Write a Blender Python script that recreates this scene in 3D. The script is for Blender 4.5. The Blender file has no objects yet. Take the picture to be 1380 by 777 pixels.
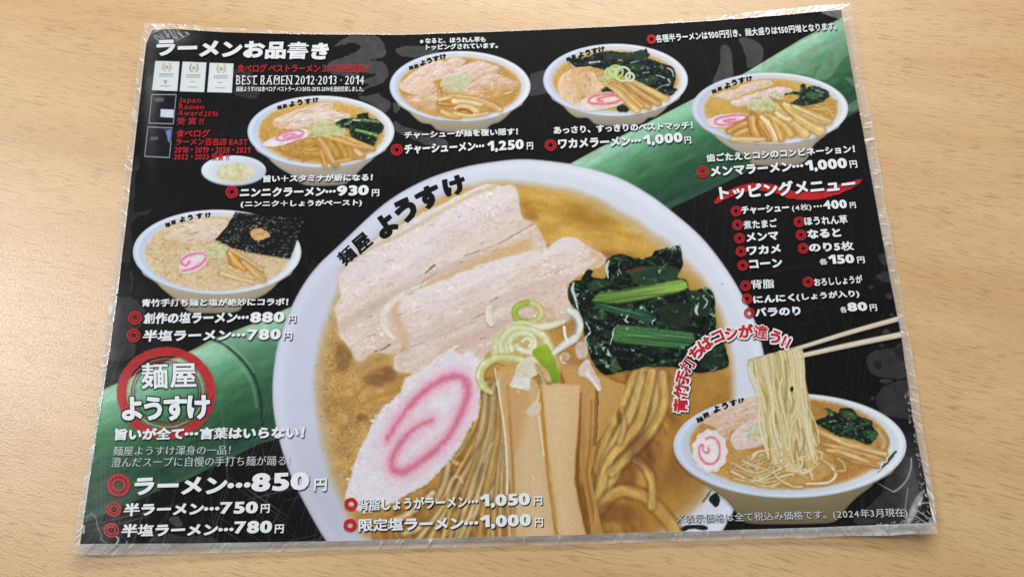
import bpy, math, random
import numpy as np

# ------------------------------------------------------------------ scene
SC = bpy.context.scene
COL = SC.collection
SC.render.engine = 'CYCLES'
SC.cycles.transparent_max_bounces = 48
SC.cycles.max_bounces = 8
SC.view_settings.view_transform = 'Standard'
SC.view_settings.look = 'None'
SC.view_settings.exposure = 0.0
SC.view_settings.gamma = 1.0

# camera: a phone held over the table (photo pixels 1380 x 777, focal 1050 px)
PW, PH, FOC = 1380.0, 777.0, 1050.0
CAM_C = np.array([0.0072631056, -0.1068802794, 0.2843326518])
CAM_R = np.array([[0.9996247929, 0.0258182249, 0.0091483680],
                  [-0.0217861243, 0.9518563239, -0.3057693631],
                  [-0.0166023541, 0.3054553288, 0.9520616598]])
from mathutils import Matrix
cam_data = bpy.data.cameras.new('camera')
cam_data.sensor_width = 36.0
cam_data.lens = 36.0 * FOC / PW
cam_data.clip_start = 0.01
cam_data.clip_end = 50.0
cam = bpy.data.objects.new('camera', cam_data)
COL.objects.link(cam)
M4 = Matrix([[*CAM_R[i], CAM_C[i]] for i in range(3)] + [[0, 0, 0, 1]])
cam.matrix_world = M4
SC.camera = cam

# room light: soft grey surroundings plus an added unseen lamp and a side lamp
world = bpy.data.worlds.new('World')
SC.world = world
world.use_nodes = True
bg = world.node_tree.nodes['Background']
bg.inputs[0].default_value = (0.93, 0.96, 1.0, 1)
bg.inputs[1].default_value = 0.17


def area_lamp(name, loc, target, sx, sy, power, col):
    d = bpy.data.lights.new(name, 'AREA')
    d.shape = 'RECTANGLE'
    d.size, d.size_y = sx, sy
    d.energy = power
    d.color = col
    o = bpy.data.objects.new(name, d)
    COL.objects.link(o)
    o.location = loc
    from mathutils import Vector
    o.rotation_euler = (Vector(target) - Vector(loc)).to_track_quat('-Z', 'Y').to_euler()
    return o


area_lamp('added_top_lamp', (0.15, 1.12, 0.74), (0, 0, 0), 1.1, 0.3, 24.5, (1.0, 0.97, 0.93))  # unseen lamp added low and close for brightness falling off downwards
area_lamp('side_lamp', (-1.17, 0.36, 1.35), (-0.2, 0.0, 0), 0.3, 0.4, 14.0, (0.95, 0.97, 1.0))


# ------------------------------------------------------------------ sheet geometry
def sstep(a, b, x):
    t = np.clip((x - a) / (b - a), 0, 1)
    return t * t * (3 - 2 * t)


BASE_Z = 0.0011          # the print lies a millimetre above the table, inside its film
DZ = 1.3e-5              # one ink layer


def lift(u, v):
    """gentle curl of the laminated sheet (metres)"""
    U, V = u + 0.1485, v + 0.105
    a = np.maximum(0, 1 - (U + (0.210 - V)) / 0.10)
    b = np.maximum(0, 1 - ((0.297 - U) + (0.210 - V)) / 0.085)
    c = np.maximum(0, 1 - ((0.297 - U) + V) / 0.07)
    d = np.maximum(0, 1 - (U + V) / 0.06)
    w = 0.00018 * (np.sin(U * 41 + V * 23) + np.sin(V * 57 - U * 19 + 1.3)) + 0.00036
    return 0.0055 * a * a + 0.0035 * b * b + 0.003 * c * c + 0.0016 * d * d + w


def px2world(px, py, dz=0.0, use_lift=True):
    px = np.asarray(px, float)
    py = np.asarray(py, float)
    d = np.stack([(px - PW / 2) / FOC, -(py - PH / 2) / FOC, -np.ones_like(px)], -1) @ CAM_R.T
    z = np.full(px.shape, BASE_Z)
    for _ in range(5 if use_lift else 1):
        t = (z + dz - CAM_C[2]) / d[..., 2]
        x = CAM_C[0] + t * d[..., 0]
        y = CAM_C[1] + t * d[..., 1]
        if use_lift:
            z = BASE_Z + lift(x, y)
    t = (z + dz - CAM_C[2]) / d[..., 2]
    return np.stack([CAM_C[0] + t * d[..., 0], CAM_C[1] + t * d[..., 1], z + dz], -1)


def world2px(P):
    q = (np.asarray(P, float) - CAM_C) @ CAM_R
    return np.stack([PW / 2 + FOC * q[..., 0] / -q[..., 2], PH / 2 - FOC * q[..., 1] / -q[..., 2]], -1)


def updir(px, py):
    P = px2world(np.array([px]), np.array([py]))[0]
    a = world2px(P)
    b = world2px(P + np.array([0, 0.002, 0]))
    v = b - a
    return v / np.linalg.norm(v)


def lin(c):
    c = np.asarray(c, float)
    return np.where(c <= 0.04045, c / 12.92, ((c + 0.055) / 1.055) ** 2.4)


GAIN = 0.90


def ink(c):
    """printed colour given as it reads on paper (0-255)"""
    return np.clip(lin(np.asarray(c, float) / 255.0) * GAIN, 0.0015, 0.9)


# ------------------------------------------------------------------ materials
def new_mat(name):
    m = bpy.data.materials.new(name)
    m.use_nodes = True
    nt = m.node_tree
    for n in list(nt.nodes):
        nt.nodes.remove(n)
    return m, nt, nt.nodes, nt.links


def picture_material():
    m, nt, N, L = new_mat('printed_picture_ink')
    out = N.new('ShaderNodeOutputMaterial')
    mix = N.new('ShaderNodeMixShader')
    tr = N.new('ShaderNodeBsdfTransparent')
    bs = N.new('ShaderNodeBsdfPrincipled')
    at = N.new('ShaderNodeVertexColor')
    at.layer_name = 'ink'
    tc = N.new('ShaderNodeTexCoord')
    no = N.new('ShaderNodeTexNoise')
    no.inputs['Scale'].default_value = 2600
    no.inputs['Detail'].default_value = 2
    mr = N.new('ShaderNodeMapRange')
    mr.inputs['To Min'].default_value = 0.9
    mr.inputs['To Max'].default_value = 1.1
    mul = N.new('ShaderNodeMix')
    mul.data_type = 'RGBA'
    mul.blend_type = 'MULTIPLY'
    mul.inputs['Factor'].default_value = 1.0
    L.new(tc.outputs['Object'], no.inputs['Vector'])
    L.new(no.outputs['Fac'], mr.inputs['Value'])
    L.new(at.outputs['Color'], mul.inputs[6])
    L.new(mr.outputs['Result'], mul.inputs[7])
    L.new(mul.outputs[2], bs.inputs['Base Color'])
    bs.inputs['Roughness'].default_value = 0.6
    bs.inputs['Specular IOR Level'].default_value = 0.06
    gt = N.new('ShaderNodeMath')          # the trimmed edge of the paper
    gt.operation = 'GREATER_THAN'
    gt.inputs[1].default_value = 0.5
    L.new(at.outputs['Alpha'], gt.inputs[0])
    L.new(gt.outputs[0], mix.inputs[0])
    L.new(tr.outputs[0], mix.inputs[1])
    L.new(bs.outputs[0], mix.inputs[2])
    L.new(mix.outputs[0], out.inputs[0])
    return m


def ink_material(name, rgb, var=0.06):
    m, nt, N, L = new_mat(name)
    out = N.new('ShaderNodeOutputMaterial')
    bs = N.new('ShaderNodeBsdfPrincipled')
    tc = N.new('ShaderNodeTexCoord')
    no = N.new('ShaderNodeTexNoise')
    no.inputs['Scale'].default_value = 900
    cr = N.new('ShaderNodeValToRGB')
    c = ink(rgb)
    cr.color_ramp.elements[0].position = 0.3
    cr.color_ramp.elements[1].position = 0.7
    cr.color_ramp.elements[0].color = (*(c * (1 - var)), 1)
    cr.color_ramp.elements[1].color = (*np.minimum(c * (1 + var), 0.9), 1)
    L.new(tc.outputs['Object'], no.inputs['Vector'])
    L.new(no.outputs['Fac'], cr.inputs['Fac'])
    L.new(cr.outputs['Color'], bs.inputs['Base Color'])
    bs.inputs['Roughness'].default_value = 0.6
    bs.inputs['Specular IOR Level'].default_value = 0.06
    L.new(bs.outputs[0], out.inputs[0])
    return m


MAT = {}
MAT['picture'] = picture_material()
MAT['white'] = ink_material('white_lettering_ink', (238, 243, 246), 0.03)
MAT['red'] = ink_material('red_lettering_ink', (196, 38, 46))
MAT['black'] = ink_material('black_lettering_ink', (14, 14, 16))
MAT['grey'] = ink_material('pale_lettering_ink', (205, 208, 212), 0.03)


def wood_material():
    m, nt, N, L = new_mat('pale_beech_laminate')
    out = N.new('ShaderNodeOutputMaterial')
    bs = N.new('ShaderNodeBsdfPrincipled')
    tc = N.new('ShaderNodeTexCoord')

    def mapping(rot, sx, sy, off=(0, 0, 0), src=None):
        mp = N.new('ShaderNodeMapping')
        mp.vector_type = 'TEXTURE'
        mp.inputs['Rotation'].default_value = (0, 0, math.radians(rot))
        mp.inputs['Scale'].default_value = (sx, sy, 1)
        mp.inputs['Location'].default_value = off
        L.new(src if src else tc.outputs['Object'], mp.inputs['Vector'])
        return mp.outputs[0]

    def noise(vec, scale, detail=2.0, rough=0.5, dist=0.0):
        n = N.new('ShaderNodeTexNoise')
        n.inputs['Scale'].default_value = scale
        n.inputs['Detail'].default_value = detail
        n.inputs['Roughness'].default_value = rough
        n.inputs['Distortion'].default_value = dist
        L.new(vec, n.inputs['Vector'])
        return n.outputs['Fac']

    def ramp(fac, p0, p1, v0=0.0, v1=1.0):
        r = N.new('ShaderNodeMapRange')
        r.inputs['From Min'].default_value = p0
        r.inputs['From Max'].default_value = p1
        r.inputs['To Min'].default_value = v0
        r.inputs['To Max'].default_value = v1
        L.new(fac, r.inputs['Value'])
        return r.outputs['Result']

    def mathn(op, a, b):
        n = N.new('ShaderNodeMath')
        n.operation = op
        for i, s in enumerate((a, b)):
            if isinstance(s, (int, float)):
                n.inputs[i].default_value = s
            else:
                L.new(s, n.inputs[i])
        return n.outputs[0]

    def mixc(fac, a, b):
        n = N.new('ShaderNodeMix')
        n.data_type = 'RGBA'
        L.new(fac, n.inputs['Factor'])
        for k, s in ((6, a), (7, b)):
            if isinstance(s, tuple):
                n.inputs[k].default_value = (*s, 1)
            else:
                L.new(s, n.inputs[k])
        return n.outputs[2]

    # slow bend of the grain direction
    wob = N.new('ShaderNodeTexNoise')
    wob.inputs['Scale'].default_value = 7
    wob.inputs['Detail'].default_value = 1
    L.new(tc.outputs['Object'], wob.inputs['Vector'])
    wsub = N.new('ShaderNodeVectorMath')
    wsub.operation = 'SCALE'
    wsub.inputs['Scale'].default_value = 0.022
    L.new(wob.outputs['Color'], wsub.inputs[0])
    wadd = N.new('ShaderNodeVectorMath')
    wadd.operation = 'ADD'
    L.new(tc.outputs['Object'], wadd.inputs[0])
    L.new(wsub.outputs[0], wadd.inputs[1])
    V = wadd.outputs[0]
    base = noise(mapping(-12, 0.16, 0.02, src=V), 1.0, 4, 0.55)
    c0 = mixc(ramp(base, 0.3, 0.7), tuple(lin(np.array([206, 166, 116]) / 255) * WOOD), tuple(lin(np.array([223, 188, 139]) / 255) * WOOD))
    fine = noise(mapping(-13, 0.03, 0.0011, src=V), 1.0, 3, 0.6)
    c1 = mixc(ramp(fine, 0.35, 0.75, 0.0, 0.22), c0, tuple(lin(np.array([192, 153, 102]) / 255) * WOOD))
    # short dark medullary flecks in two sizes
    f1 = ramp(noise(mapping(-14, 0.0095, 0.00062, src=V), 1.0, 0.6, 0.4), 0.60, 0.67)
    k1 = ramp(noise(mapping(-8, 0.03, 0.012, (0.3, 0.1, 0), src=V), 1.0, 2), 0.35, 0.6)
    f2 = ramp(noise(mapping(-15, 0.0062, 0.0005, (0.7, 0.4, 0), src=V), 1.0, 1.0, 0.4), 0.62, 0.68)
    fl = mathn('MULTIPLY', mathn('MAXIMUM', mathn('MULTIPLY', f1, mathn('ADD', mathn('MULTIPLY', k1, 0.75), 0.25)), mathn('MULTIPLY', f2, 0.85)), 0.45)
    c2 = mixc(fl, c1, tuple(lin(np.array([138, 97, 56]) / 255) * WOOD))
    grain = noise(mapping(0, 0.0009, 0.0007), 1.0, 2, 0.6)
    c3 = mixc(ramp(grain, 0.3, 0.7, 0.0, 0.16), c2, tuple(lin(np.array([235, 200, 150]) / 255) * WOOD))
    L.new(c3, bs.inputs['Base Color'])
    L.new(ramp(grain, 0.3, 0.7, 0.30, 0.44), bs.inputs['Roughness'])
    bs.inputs['Specular IOR Level'].default_value = 0.7
    bp = N.new('ShaderNodeBump')
    bp.inputs['Strength'].default_value = 0.22
    bp.inputs['Distance'].default_value = 0.0006
    h = mathn('ADD', mathn('MULTIPLY', grain, 0.6), mathn('MULTIPLY', fine, 0.05))
    L.new(h, bp.inputs['Height'])
    L.new(bp.outputs[0], bs.inputs['Normal'])
    L.new(bs.outputs[0], out.inputs[0])
    return m


WOOD = 0.86


def film_material():
    """clear laminating film: fresnel gloss over see-through, cloudy where creased or where white glints are painted in ('milk')"""
    m, nt, N, L = new_mat('clear_laminating_film')
    out = N.new('ShaderNodeOutputMaterial')
    tr = N.new('ShaderNodeBsdfTransparent')
    tr.inputs[0].default_value = (0.975, 0.98, 0.985, 1)
    gl = N.new('ShaderNodeBsdfGlossy')
    gl.inputs['Roughness'].default_value = 0.10
    fr = N.new('ShaderNodeFresnel')
    ge = N.new('ShaderNodeNewGeometry')
    io = N.new('ShaderNodeMapRange')          # thin film: same gloss from both sides
    io.inputs['To Min'].default_value = 1.42
    io.inputs['To Max'].default_value = 1 / 1.42
    L.new(ge.outputs['Backfacing'], io.inputs['Value'])
    L.new(io.outputs['Result'], fr.inputs['IOR'])
    di = N.new('ShaderNodeBsdfDiffuse')
    di.inputs[0].default_value = (0.78, 0.80, 0.82, 1)
    tc = N.new('ShaderNodeTexCoord')
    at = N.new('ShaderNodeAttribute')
    at.attribute_name = 'milk_glint'
    bp = N.new('ShaderNodeBump')
    bp.inputs['Strength'].default_value = 0.22
    bp.inputs['Distance'].default_value = 0.0007
    n1 = N.new('ShaderNodeTexNoise')
    n1.inputs['Scale'].default_value = 80
    n1.inputs['Detail'].default_value = 0.6
    L.new(tc.outputs['Object'], n1.inputs['Vector'])
    L.new(n1.outputs['Fac'], bp.inputs['Height'])
    for nd in (gl, fr):
        L.new(bp.outputs[0], nd.inputs['Normal'])
    # fine straight scratches in several directions
    tot = None
    for k, (ang, sx, sy, th) in enumerate(((78, .05, .00028, .705), (64, .035, .00026, .715), (12, .05, .0003, .72), (-32, .04, .00026, .73), (100, .06, .00026, .715))):
        mp = N.new('ShaderNodeMapping')
        mp.vector_type = 'TEXTURE'
        mp.inputs['Rotation'].default_value = (0, 0, math.radians(ang))
        mp.inputs['Scale'].default_value = (sx, sy, 1)
        mp.inputs['Location'].default_value = (0.31 * k, 0.17 * k, 0)
        L.new(tc.outputs['Object'], mp.inputs['Vector'])
        n = N.new('ShaderNodeTexNoise')
        n.inputs['Scale'].default_value = 1
        n.inputs['Detail'].default_value = 0.5
        L.new(mp.outputs[0], n.inputs['Vector'])
        r = N.new('ShaderNodeMapRange')
        r.inputs['From Min'].default_value = th
        r.inputs['From Max'].default_value = th + 0.03
        L.new(n.outputs['Fac'], r.inputs['Value'])
        if tot is None:
            tot = r.outputs[0]
        else:
            a = N.new('ShaderNodeMath')
            a.operation = 'MAXIMUM'
            L.new(tot, a.inputs[0])
            L.new(r.outputs[0], a.inputs[1])
            tot = a.outputs[0]
    wear = N.new('ShaderNodeAttribute')
    wear.attribute_name = 'wear'
    sm = N.new('ShaderNodeMath')
    sm.operation = 'MULTIPLY'
    L.new(tot, sm.inputs[0])
    L.new(wear.outputs['Fac'], sm.inputs[1])
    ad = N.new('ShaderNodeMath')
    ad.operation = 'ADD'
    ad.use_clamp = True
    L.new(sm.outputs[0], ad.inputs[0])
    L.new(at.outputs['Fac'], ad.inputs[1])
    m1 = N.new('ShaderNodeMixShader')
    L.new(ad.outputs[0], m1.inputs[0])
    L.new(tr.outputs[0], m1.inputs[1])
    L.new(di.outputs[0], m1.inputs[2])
    m2 = N.new('ShaderNodeMixShader')
    L.new(fr.outputs[0], m2.inputs[0])
    L.new(m1.outputs[0], m2.inputs[1])
    L.new(gl.outputs[0], m2.inputs[2])
    L.new(m2.outputs[0], out.inputs[0])
    return m


# ------------------------------------------------------------------ object helpers
def link(o, parent=None):
    COL.objects.link(o)
    if parent is not None:
        o.parent = parent
    return o


def empty(name, parent=None):
    o = bpy.data.objects.new(name, None)
    o.empty_display_size = 0.02
    return link(o, parent)


def mesh_obj(name, verts, faces, mats, parent=None, fmat=None):
    me = bpy.data.meshes.new(name)
    me.from_pydata([tuple(v) for v in verts], [], [tuple(f) for f in faces])
    for m in mats:
        me.materials.append(m)
    if fmat is not None:
        me.polygons.foreach_set('material_index', np.asarray(fmat, np.int32))
    me.update()
    o = bpy.data.objects.new(name, me)
    return link(o, parent)


def quad_mesh(name, co, quads, mat, parent=None):
    me = bpy.data.meshes.new(name)
    nv, nq = len(co), len(quads)
    me.vertices.add(nv)
    me.vertices.foreach_set('co', np.asarray(co, np.float32).ravel())
    me.loops.add(nq * 4)
    me.loops.foreach_set('vertex_index', np.asarray(quads, np.int32).ravel())
    me.polygons.add(nq)
    me.polygons.foreach_set('loop_start', np.arange(0, nq * 4, 4, dtype=np.int32))
    me.polygons.foreach_set('loop_total', np.full(nq, 4, np.int32))
    me.materials.append(mat)
    me.update(calc_edges=True)
    me.polygons.foreach_set('use_smooth', np.ones(nq, bool))
    o = bpy.data.objects.new(name, me)
    return link(o, parent)


# ------------------------------------------------------------------ noise and painter
def _hash(i, j, seed):
    h = (i.astype(np.int64) * 374761393 + j.astype(np.int64) * 668265263 + seed * 1442695041) & 0xffffffff
    h = ((h ^ (h >> 13)) * 1274126177) & 0xffffffff
    h = h ^ (h >> 16)
    return (h & 0xffff) / 65535.0


def vn(X, Y, sx, sy=None, seed=0):
    sy = sx if sy is None else sy
    x, y = X / sx, Y / sy
    i, j = np.floor(x), np.floor(y)
    fx, fy = x - i, y - j
    fx = fx * fx * (3 - 2 * fx)
    fy = fy * fy * (3 - 2 * fy)
    a, b = _hash(i, j, seed), _hash(i + 1, j, seed)
    c, d = _hash(i, j + 1, seed), _hash(i + 1, j + 1, seed)
    return (a * (1 - fx) + b * fx) * (1 - fy) + (c * (1 - fx) + d * fx) * fy


def fbm(X, Y, s, octv=3, seed=0, ang=0.0, ratio=1.0):
    if ang:
        a = math.radians(ang)
        X, Y = X * math.cos(a) + Y * math.sin(a), -X * math.sin(a) + Y * math.cos(a)
    r, amp, tot = 0, 1.0, 0
    for k in range(octv):
        r = r + amp * vn(X, Y, s / 2 ** k, s * ratio / 2 ** k, seed + 17 * k)
        tot += amp
        amp *= 0.55
    return r / tot


def smooth(pts, closed=False, n=6):
    P = np.asarray(pts, float)
    m = len(P)
    if m < 3:
        return P
    out = []
    rng = range(m) if closed else range(m - 1)
    for i in rng:
        if closed:
            a, b, c, d = P[(i - 1) % m], P[i], P[(i + 1) % m], P[(i + 2) % m]
        else:
            a, b, c, d = P[max(i - 1, 0)], P[i], P[i + 1], P[min(i + 2, m - 1)]
        for k in range(n):
            t = k / n
            out.append(0.5 * ((2 * b) + (c - a) * t + (2 * a - 5 * b + 4 * c - d) * t * t + (3 * b - a - 3 * c + d) * t ** 3))
    if not closed:
        out.append(P[-1])
    return np.array(out)


def poly_sd(X, Y, P):
    """signed distance, negative inside"""
    d2 = np.full(X.shape, 1e12)
    ins = np.zeros(X.shape, bool)
    m = len(P)
    for i in range(m):
        ax, ay = P[i]
        bx, by = P[(i + 1) % m]
        ex, ey = bx - ax, by - ay
        L2 = ex * ex + ey * ey
        if L2 < 1e-12:
            continue
        t = np.clip(((X - ax) * ex + (Y - ay) * ey) / L2, 0, 1)
        d2 = np.minimum(d2, (X - ax - t * ex) ** 2 + (Y - ay - t * ey) ** 2)
        if ay != by:
            c = ((ay > Y) != (by > Y)) & (X < (bx - ax) * (Y - ay) / (by - ay) + ax)
            ins ^= c
    d = np.sqrt(d2)
    return np.where(ins, -d, d)


def C3(c):
    return np.asarray(c, float) / 255.0


class Img:
    def __init__(s, x0, y0, x1, y1, st):
        xs = np.arange(x0, x1 + st * .5, st)
        ys = np.arange(y0, y1 + st * .5, st)
        s.X, s.Y = np.meshgrid(xs, ys)
        s.xs, s.ys, s.st = xs, ys, st
        s.C = np.zeros(s.X.shape + (3,))
        s.A = np.zeros(s.X.shape)
        s.atop = False

    def win(s, x0, y0, x1, y1):
        i0, i1 = np.searchsorted(s.xs, [x0, x1])
        j0, j1 = np.searchsorted(s.ys, [y0, y1])
        return (slice(max(j0 - 1, 0), j1 + 1), slice(max(i0 - 1, 0), i1 + 1))

    def over(s, sl, col, m):
        col = np.asarray(col, float)
        if s.atop:
            m3 = m[..., None]
            s.C[sl] = s.C[sl] * (1 - m3) + col * m3
            return
        a = s.A[sl]
        na = a + (1 - a) * m
        w = np.where(na > 1e-6, m / np.maximum(na, 1e-6), 0)[..., None]
        s.C[sl] = s.C[sl] * (1 - w) + col * w
        s.A[sl] = na

    def fill(s, col, m=None):
        sl = (slice(None), slice(None))
        s.over(sl, col, np.ones(s.X.shape) if m is None else m)

    def poly(s, pts, col, soft=1.2, rough=0.0, rs=6.0, seed=1, sm=True, op=1.0, n=5):
        P = smooth(pts, True, n) if sm else np.asarray(pts, float)
        pad = soft + rough + 2
        sl = s.win(P[:, 0].min() - pad, P[:, 1].min() - pad, P[:, 0].max() + pad, P[:, 1].max() + pad)
        X, Y = s.X[sl], s.Y[sl]
        if X.size == 0:
            return
        sd = poly_sd(X, Y, P)
        if rough:
            sd = sd + rough * 2 * (fbm(X, Y, rs, 3, seed) - 0.5)
        m = np.clip(0.5 - sd / soft, 0, 1) * op
        c = col(X, Y, sd) if callable(col) else np.broadcast_to(C3(col), X.shape + (3,))
        s.over(sl, c, m)

    def stroke(s, pts, w, col, edge=None, soft=1.0, tap=(1, 1), hl=0.0, hs=-0.35, op=1.0, n=6, wav=0.0, seed=3, fib=0.0):
        P = smooth(pts, False, n)
        W = np.interp(np.linspace(0, 1, len(P)), np.linspace(0, 1, 3), [w * tap[0], w, w * tap[1]]) if not isinstance(w, (list, tuple)) else \
            np.interp(np.linspace(0, 1, len(P)), np.linspace(0, 1, len(w)), w)
        pad = W.max() / 2 + soft + 1
        sl = s.win(P[:, 0].min() - pad, P[:, 1].min() - pad, P[:, 0].max() + pad, P[:, 1].max() + pad)
        X, Y = s.X[sl], s.Y[sl]
        if X.size == 0:
            return
        d2 = np.full(X.shape, 1e12)
        sg = np.zeros(X.shape)
        ww = np.full(X.shape, 1.0)
        al = np.zeros(X.shape)
        run = 0.0
        for i in range(len(P) - 1):
            ax, ay = P[i]
            ex, ey = P[i + 1] - P[i]
            L2 = ex * ex + ey * ey
            if L2 < 1e-9:
                continue
            t = np.clip(((X - ax) * ex + (Y - ay) * ey) / L2, 0, 1)
            q = (X - ax - t * ex) ** 2 + (Y - ay - t * ey) ** 2
            k = q < d2
            d2 = np.where(k, q, d2)
            sg = np.where(k, np.sign(ex * (Y - ay) - ey * (X - ax)), sg)
            ww = np.where(k, W[i] + (W[i + 1] - W[i]) * t, ww)
            if fib:
                al = np.where(k, run + t * math.sqrt(L2), al)
                run += math.sqrt(L2)
        d = np.sqrt(d2)
        if wav:
            d = d + wav * (fbm(X, Y, 5, 2, seed) - .5)
        h = np.maximum(ww / 2, 0.05)
        m = np.clip((h - d) / soft + 0.5, 0, 1) * op
        r = np.clip(d / h, 0, 1)
        c = np.broadcast_to(C3(col), X.shape + (3,))
        if edge is not None:
            k = (r ** 2)[..., None]
            c = c * (1 - k) + C3(edge) * k
        if fib:
            q = .6 * vn(d * sg + 50, al, .9, 14, seed) + .4 * vn(d * sg + 50, al, 2.2, 30, seed + 1)
            c = c * (1 + fib * 2 * (q - .5))[..., None]
        if hl:
            g = (hl * np.exp(-((r * sg - hs) / 0.28) ** 2))[..., None]
            c = c * (1 - g) + g
        s.over(sl, c, m)

    def blob(s, cx, cy, rx, ry, col, soft=0.6, op=1.0, ang=0.0):
        R = max(rx, ry) * (1 + soft) + 2
        sl = s.win(cx - R, cy - R, cx + R, cy + R)
        X, Y = s.X[sl] - cx, s.Y[sl] - cy
        if X.size == 0:
            return
        a = math.radians(ang)
        u, v = (X * math.cos(a) + Y * math.sin(a)) / rx, (-X * math.sin(a) + Y * math.cos(a)) / ry
        r = np.sqrt(u * u + v * v)
        m = np.clip((1 + soft / 2 - r) / max(soft, 1e-3), 0, 1)
        s.over(sl, np.broadcast_to(C3(col), X.shape + (3,)), m * m * (3 - 2 * m) * op)

    def tint(s, amt):
        """multiply everything by 1+amt (array)"""
        s.C *= (1 + amt)[..., None]

    def blur(s, r):
        if r <= 0:
            return
        h = max(1, int(math.ceil(2.2 * r / s.st)))
        k = np.exp(-.5 * (np.arange(-h, h + 1) * s.st / r) ** 2)
        k /= k.sum()
        if min(s.A.shape) <= 2 * h + 1:
            return

        def b1(a, ax):
            pad = [(0, 0)] * a.ndim
            pad[ax] = (h, h)
            q = np.pad(a, pad, mode='edge')
            n = a.shape[ax]
            sl = [slice(None)] * a.ndim
            o = 0
            for i, w in enumerate(k):
                sl[ax] = slice(i, i + n)
                o = o + w * q[tuple(sl)]
            return o
        A = np.maximum(s.A, 0)
        P = b1(b1(s.C * A[..., None], 0), 1)
        Q = b1(b1(A, 0), 1)
        s.C = np.where((Q > 1e-4)[..., None], P / np.maximum(Q, 1e-4)[..., None], s.C)

    def grain(s, amp, scale=1.2, seed=9):
        s.tint(amp * (vn(s.X, s.Y, scale, None, seed) - .5) * 2)


BLUR = 0.75
PRINT = {
    'top': [(205, 41), (232, 39), (300, 43.5), (400, 46), (540, 47), (700, 41.5), (860, 34), (960, 28), (1060, 20), (1134, 13)],
    'right': [(1134, 13), (1139, 45), (1164, 180), (1180, 268), (1199, 372), (1215, 452), (1230, 560), (1247, 645), (1258, 704)],
    'bottom': [(1258, 704), (1100, 710.5), (950, 715), (790, 719.5), (600, 725), (430, 729), (250, 732), (107.7, 732.6)],
    'left': [(107.7, 732.6), (133, 560), (147, 472), (157, 400), (170, 300), (182, 190), (195, 75), (197, 59), (205, 41)],
}
PRINT_POLY = np.array(PRINT['top'][:-1] + PRINT['right'][:-1] + PRINT['bottom'][:-1] + PRINT['left'][:-1], float)


CS = 2                                    # print canvas, two samples per photo pixel
CANVAS = np.full((777 * CS, 1380 * CS, 3), 0.04, np.float32)


def bil(G, fx, fy):
    h, w = G.shape[:2]
    fx = np.clip(fx, 0, w - 1.001)
    fy = np.clip(fy, 0, h - 1.001)
    i, j = fx.astype(int), fy.astype(int)
    u, v = (fx - i), (fy - j)
    if G.ndim == 3:
        u, v = u[..., None], v[..., None]
    return (G[j, i] * (1 - u) + G[j, i + 1] * u) * (1 - v) + (G[j + 1, i] * (1 - u) + G[j + 1, i + 1] * u) * v


def patch(name, parent, box, st, fn, layer, clip=False, label=None, blur=0.0):
    """a flat printed picture piece: a fine sheet following the paper, coloured per vertex.
    Soft rims take up the colour of the print they lie on, so the piece itself is opaque ink."""
    im = Img(*box, st)
    fn(im)
    if blur:
        im.blur(blur * BLUR)
        keep = im.C.copy()          # camera-like local contrast and halftone grain of a printed photograph
        im.blur(4.5)
        im.C = np.clip(keep + (.15 if name in ('pork_slice', 'narutomaki', 'bamboo_shoot') and st > .9 else .4) * (keep - im.C), 0, 1)
        im.C = np.clip(im.C * (1 + .045 * (vn(im.X, im.Y, 1.3, None, 77) - .5) + .045 * (vn(im.X, im.Y, 3.1, 2.4, 78) - .5))[..., None], 0, 1)
    A = np.clip(im.A, 0, 1)
    low = bil(CANVAS, im.X * CS, im.Y * CS)
    C = np.clip(im.C * A[..., None] + low * (1 - A[..., None]), 0, 1)
    # lay this piece into the canvas for whatever is printed over it
    x0, y0 = max(0, int(math.ceil(im.xs[0] * CS))), max(0, int(math.ceil(im.ys[0] * CS)))
    x1, y1 = min(CANVAS.shape[1] - 1, int(im.xs[-1] * CS)), min(CANVAS.shape[0] - 1, int(im.ys[-1] * CS))
    if x1 > x0 and y1 > y0:
        gx, gy = np.meshgrid(np.arange(x0, x1 + 1) / CS, np.arange(y0, y1 + 1) / CS)
        fx, fy = (gx - im.xs[0]) / st, (gy - im.ys[0]) / st
        CANVAS[y0:y1 + 1, x0:x1 + 1] = bil(C, fx, fy)
    K = np.ones_like(A)
    if clip:
        sd = poly_sd(im.X, im.Y, PRINT_POLY)
        K = np.clip(0.5 - sd / 3.0, 0, 1)
        A = np.where(sd > 2.5, 0, A)
    mx = np.maximum(np.maximum(A[:-1, :-1], A[1:, :-1]), np.maximum(A[:-1, 1:], A[1:, 1:]))
    jj, ii = np.nonzero(mx > 0.02)
    w = A.shape[1]
    q = np.stack([(jj + 1) * w + ii, (jj + 1) * w + ii + 1, jj * w + ii + 1, jj * w + ii], 1)
    used, inv = np.unique(q.ravel(), return_inverse=True)
    co = px2world(im.X.ravel()[used], im.Y.ravel()[used], layer * DZ)
    o = quad_mesh(name, co, inv.reshape(-1, 4), MAT['picture'], parent)
    rgb = np.clip(lin(C.reshape(-1, 3)[used]) * GAIN, 0.0015, 0.9)
    rgba = np.concatenate([rgb, K.ravel()[used][:, None]], 1).astype(np.float32)
    ca = o.data.color_attributes.new('ink', 'FLOAT_COLOR', 'POINT')
    ca.data.foreach_set('color', rgba.ravel())
    if label:
        o['label'] = label
    return o


def Z(ox, oy, s):
    def f(*p):
        if len(p) == 1 and isinstance(p[0][0], (tuple, list)):
            p = p[0]
        return [(ox + a / s, oy + b / s) for a, b in p]
    return f


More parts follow.
